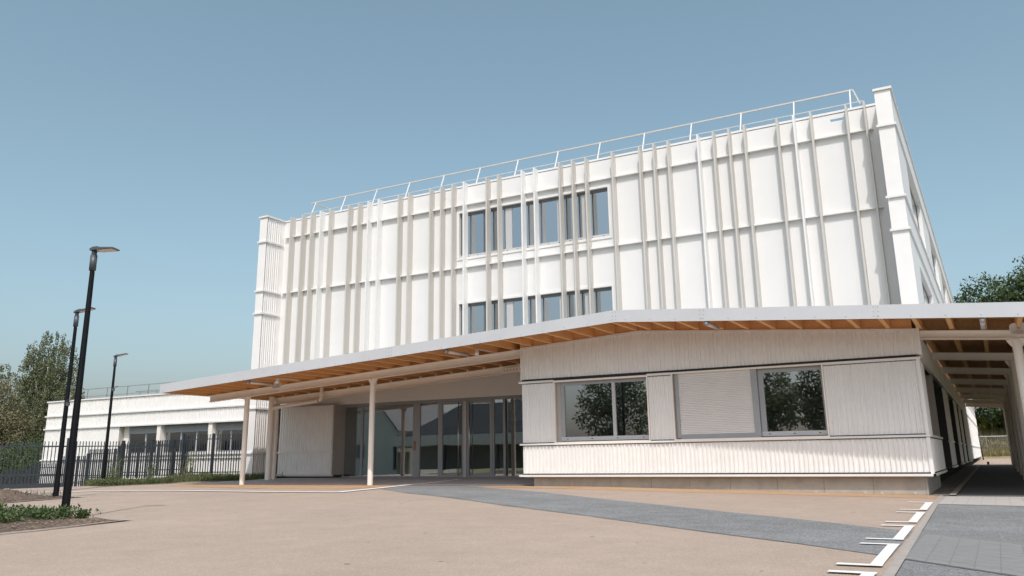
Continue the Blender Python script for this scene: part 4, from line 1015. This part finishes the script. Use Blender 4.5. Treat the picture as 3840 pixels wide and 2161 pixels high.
# ================================================================== ACROSS THE STREET (seen mirrored in the glass)
t = thing('gabled_house', (-58,-16,0), 'pale gabled house with dark tiled roof, seen only mirrored in the entrance glass', 'house')
m = MB(); x0,x1,y0,y1 = -64,-54,-26,-15; m.box(x0,x1,y0,y1,-1,4.2); m.face([(x0,y1,4.2),(x1,y1,4.2),((x0+x1)/2,y1,9.4)]); m.build('wall', W['render'], t)
m = MB(); xm = (x0+x1)/2
for s in (-1,1):
    e = x0-.5 if s < 0 else x1+.5
    m.hexa([(e,y0-.4,3.7),(e,y1+.5,3.7),(xm,y1+.5,9.5),(xm,y0-.4,9.5),(e,y0-.4,3.9),(e,y1+.5,3.9),(xm,y1+.5,9.7),(xm,y0-.4,9.7)])
m.build('roof', W['tile'], t)
m = MB(); m.box(-60,-58.4,y1,y1+.06,1.2,2.6); m.build('window', W['alu_dark'], t)
t = thing('long_shed', (-46,-14,0), 'long low shed with pale fascia, seen only mirrored in the entrance glass', 'shed')
m = MB(); m.box(-53.5,-33,-18,-13,2.3,3.3); m.build('fascia', W['render'], t)
m = MB(); m.box(-53.5,-33,-18,-17.5,0,2.3); m.build('back_wall', W['inner_dark'], t)
for x in (-53,-47,-41,-35,-33.2): m = MB(); m.box(x-.12,x+.12,-13.4,-13.1,0,2.3); m.build('post', W['fence'], t)
m = MB(); m.hexa([(-52,-13.2,3.32),(-34,-13.2,3.32),(-34,-18,3.32),(-52,-18,3.32),(-52,-13.2,3.36),(-34,-13.2,3.36),(-39,-16.5,6.4),(-47,-16.5,6.4)]); m.build('roof', W['tile'], t)
for (x,y,h,r,nl,lm,lab) in ((-27,-19,10.5,3.0,9000,L_birch,'tall tree mirrored at the left of the first pavilion window'),(-21,-17,8.6,2.6,7000,L_birch,'green tree mirrored in the middle of the first pavilion window'),(-15.5,-20,9.6,3.0,9000,L_birch,'tree mirrored between the two pavilion windows'),(-9.5,-18,9.5,3.4,11000,L_birch,'wide tree mirrored in the right pavilion window'),(-42,-22,11.5,3.2,7000,L_dark,'tall dark tree mirrored in the door glass')):
    tree('street_tree', (x,y,-.2), h, .3, [(0,0,h*.68,r*.8,r*.8,h*.26),(-r*.5,0,h*.5,r*.7,r*.7,h*.2),(r*.55,.2,h*.52,r*.7,r*.7,h*.2),(0,0,h*.3,r*.8,r*.8,h*.18)], nl, .24, lm, W['bark'], lab, group='trees across the street', stems=12)

# ================================================================== CAMERA, SUN, SKY
f_px, pitch, roll, yaw = 2086.2, .249223, -.013983, -.513584
cp, sp_, cy, sy = math.cos(pitch), math.sin(pitch), math.cos(yaw), math.sin(yaw)
F = Vector((sy*cp, cy*cp, sp_)); Rt = Vector((cy,-sy,0)); U = Rt.cross(F)
r_ = Rt*math.cos(roll)+U*math.sin(roll); u_ = U*math.cos(roll)-Rt*math.sin(roll)
cam = bpy.data.objects.new('camera', bpy.data.cameras.new('camera')); COL.objects.link(cam); scn.camera = cam
cam.matrix_world = Matrix(((r_.x,u_.x,-F.x,0),(r_.y,u_.y,-F.y,0),(r_.z,u_.z,-F.z,1.0),(0,0,0,1)))
cam.data.sensor_fit = 'HORIZONTAL'; cam.data.sensor_width = 36; cam.data.lens = 36*f_px/2576
cam.data.shift_y = -(725-621.7)/2576; cam.data.clip_start = .05; cam.data.clip_end = 4000

EL, AZ = 55.8, 29.0
sd = Vector((math.sin(R(AZ))*math.cos(R(EL)), -math.cos(R(AZ))*math.cos(R(EL)), math.sin(R(EL))))
sun = bpy.data.objects.new('sun', bpy.data.lights.new('sun', 'SUN')); COL.objects.link(sun)
sun.rotation_euler = (-sd).to_track_quat('-Z', 'Y').to_euler(); sun.location = (20,-20,40)
sun.data.energy = 2.4; sun.data.angle = R(.55); sun.data.color = (1, .965, .92)
wd = bpy.data.worlds.new('World'); scn.world = wd; wd.use_nodes = True; nt = wd.node_tree
sk = nt.nodes.new('ShaderNodeTexSky'); sk.sky_type = 'NISHITA'; sk.sun_disc = False
sk.sun_elevation = R(EL); sk.sun_rotation = math.atan2(sd.x, sd.y); sk.altitude = 100; sk.air_density = 1.0; sk.dust_density = 3.9; sk.ozone_density = 1.6
hs = nt.nodes.new('ShaderNodeHueSaturation'); hs.inputs['Saturation'].default_value = .86; hs.inputs['Hue'].default_value = .470
nt.links.new(sk.outputs[0], hs.inputs['Color']); nt.links.new(hs.outputs[0], nt.nodes['Background'].inputs['Color'])
nt.nodes['Background'].inputs['Strength'].default_value = .15
scn.view_settings.view_transform = 'Standard'; scn.view_settings.look = 'None'; scn.view_settings.exposure = .16; scn.view_settings.gamma = 1
scn.render.engine = 'CYCLES'
scn.cycles.max_bounces = 14; scn.cycles.diffuse_bounces = 10; scn.cycles.glossy_bounces = 6; scn.cycles.transparent_max_bounces = 12
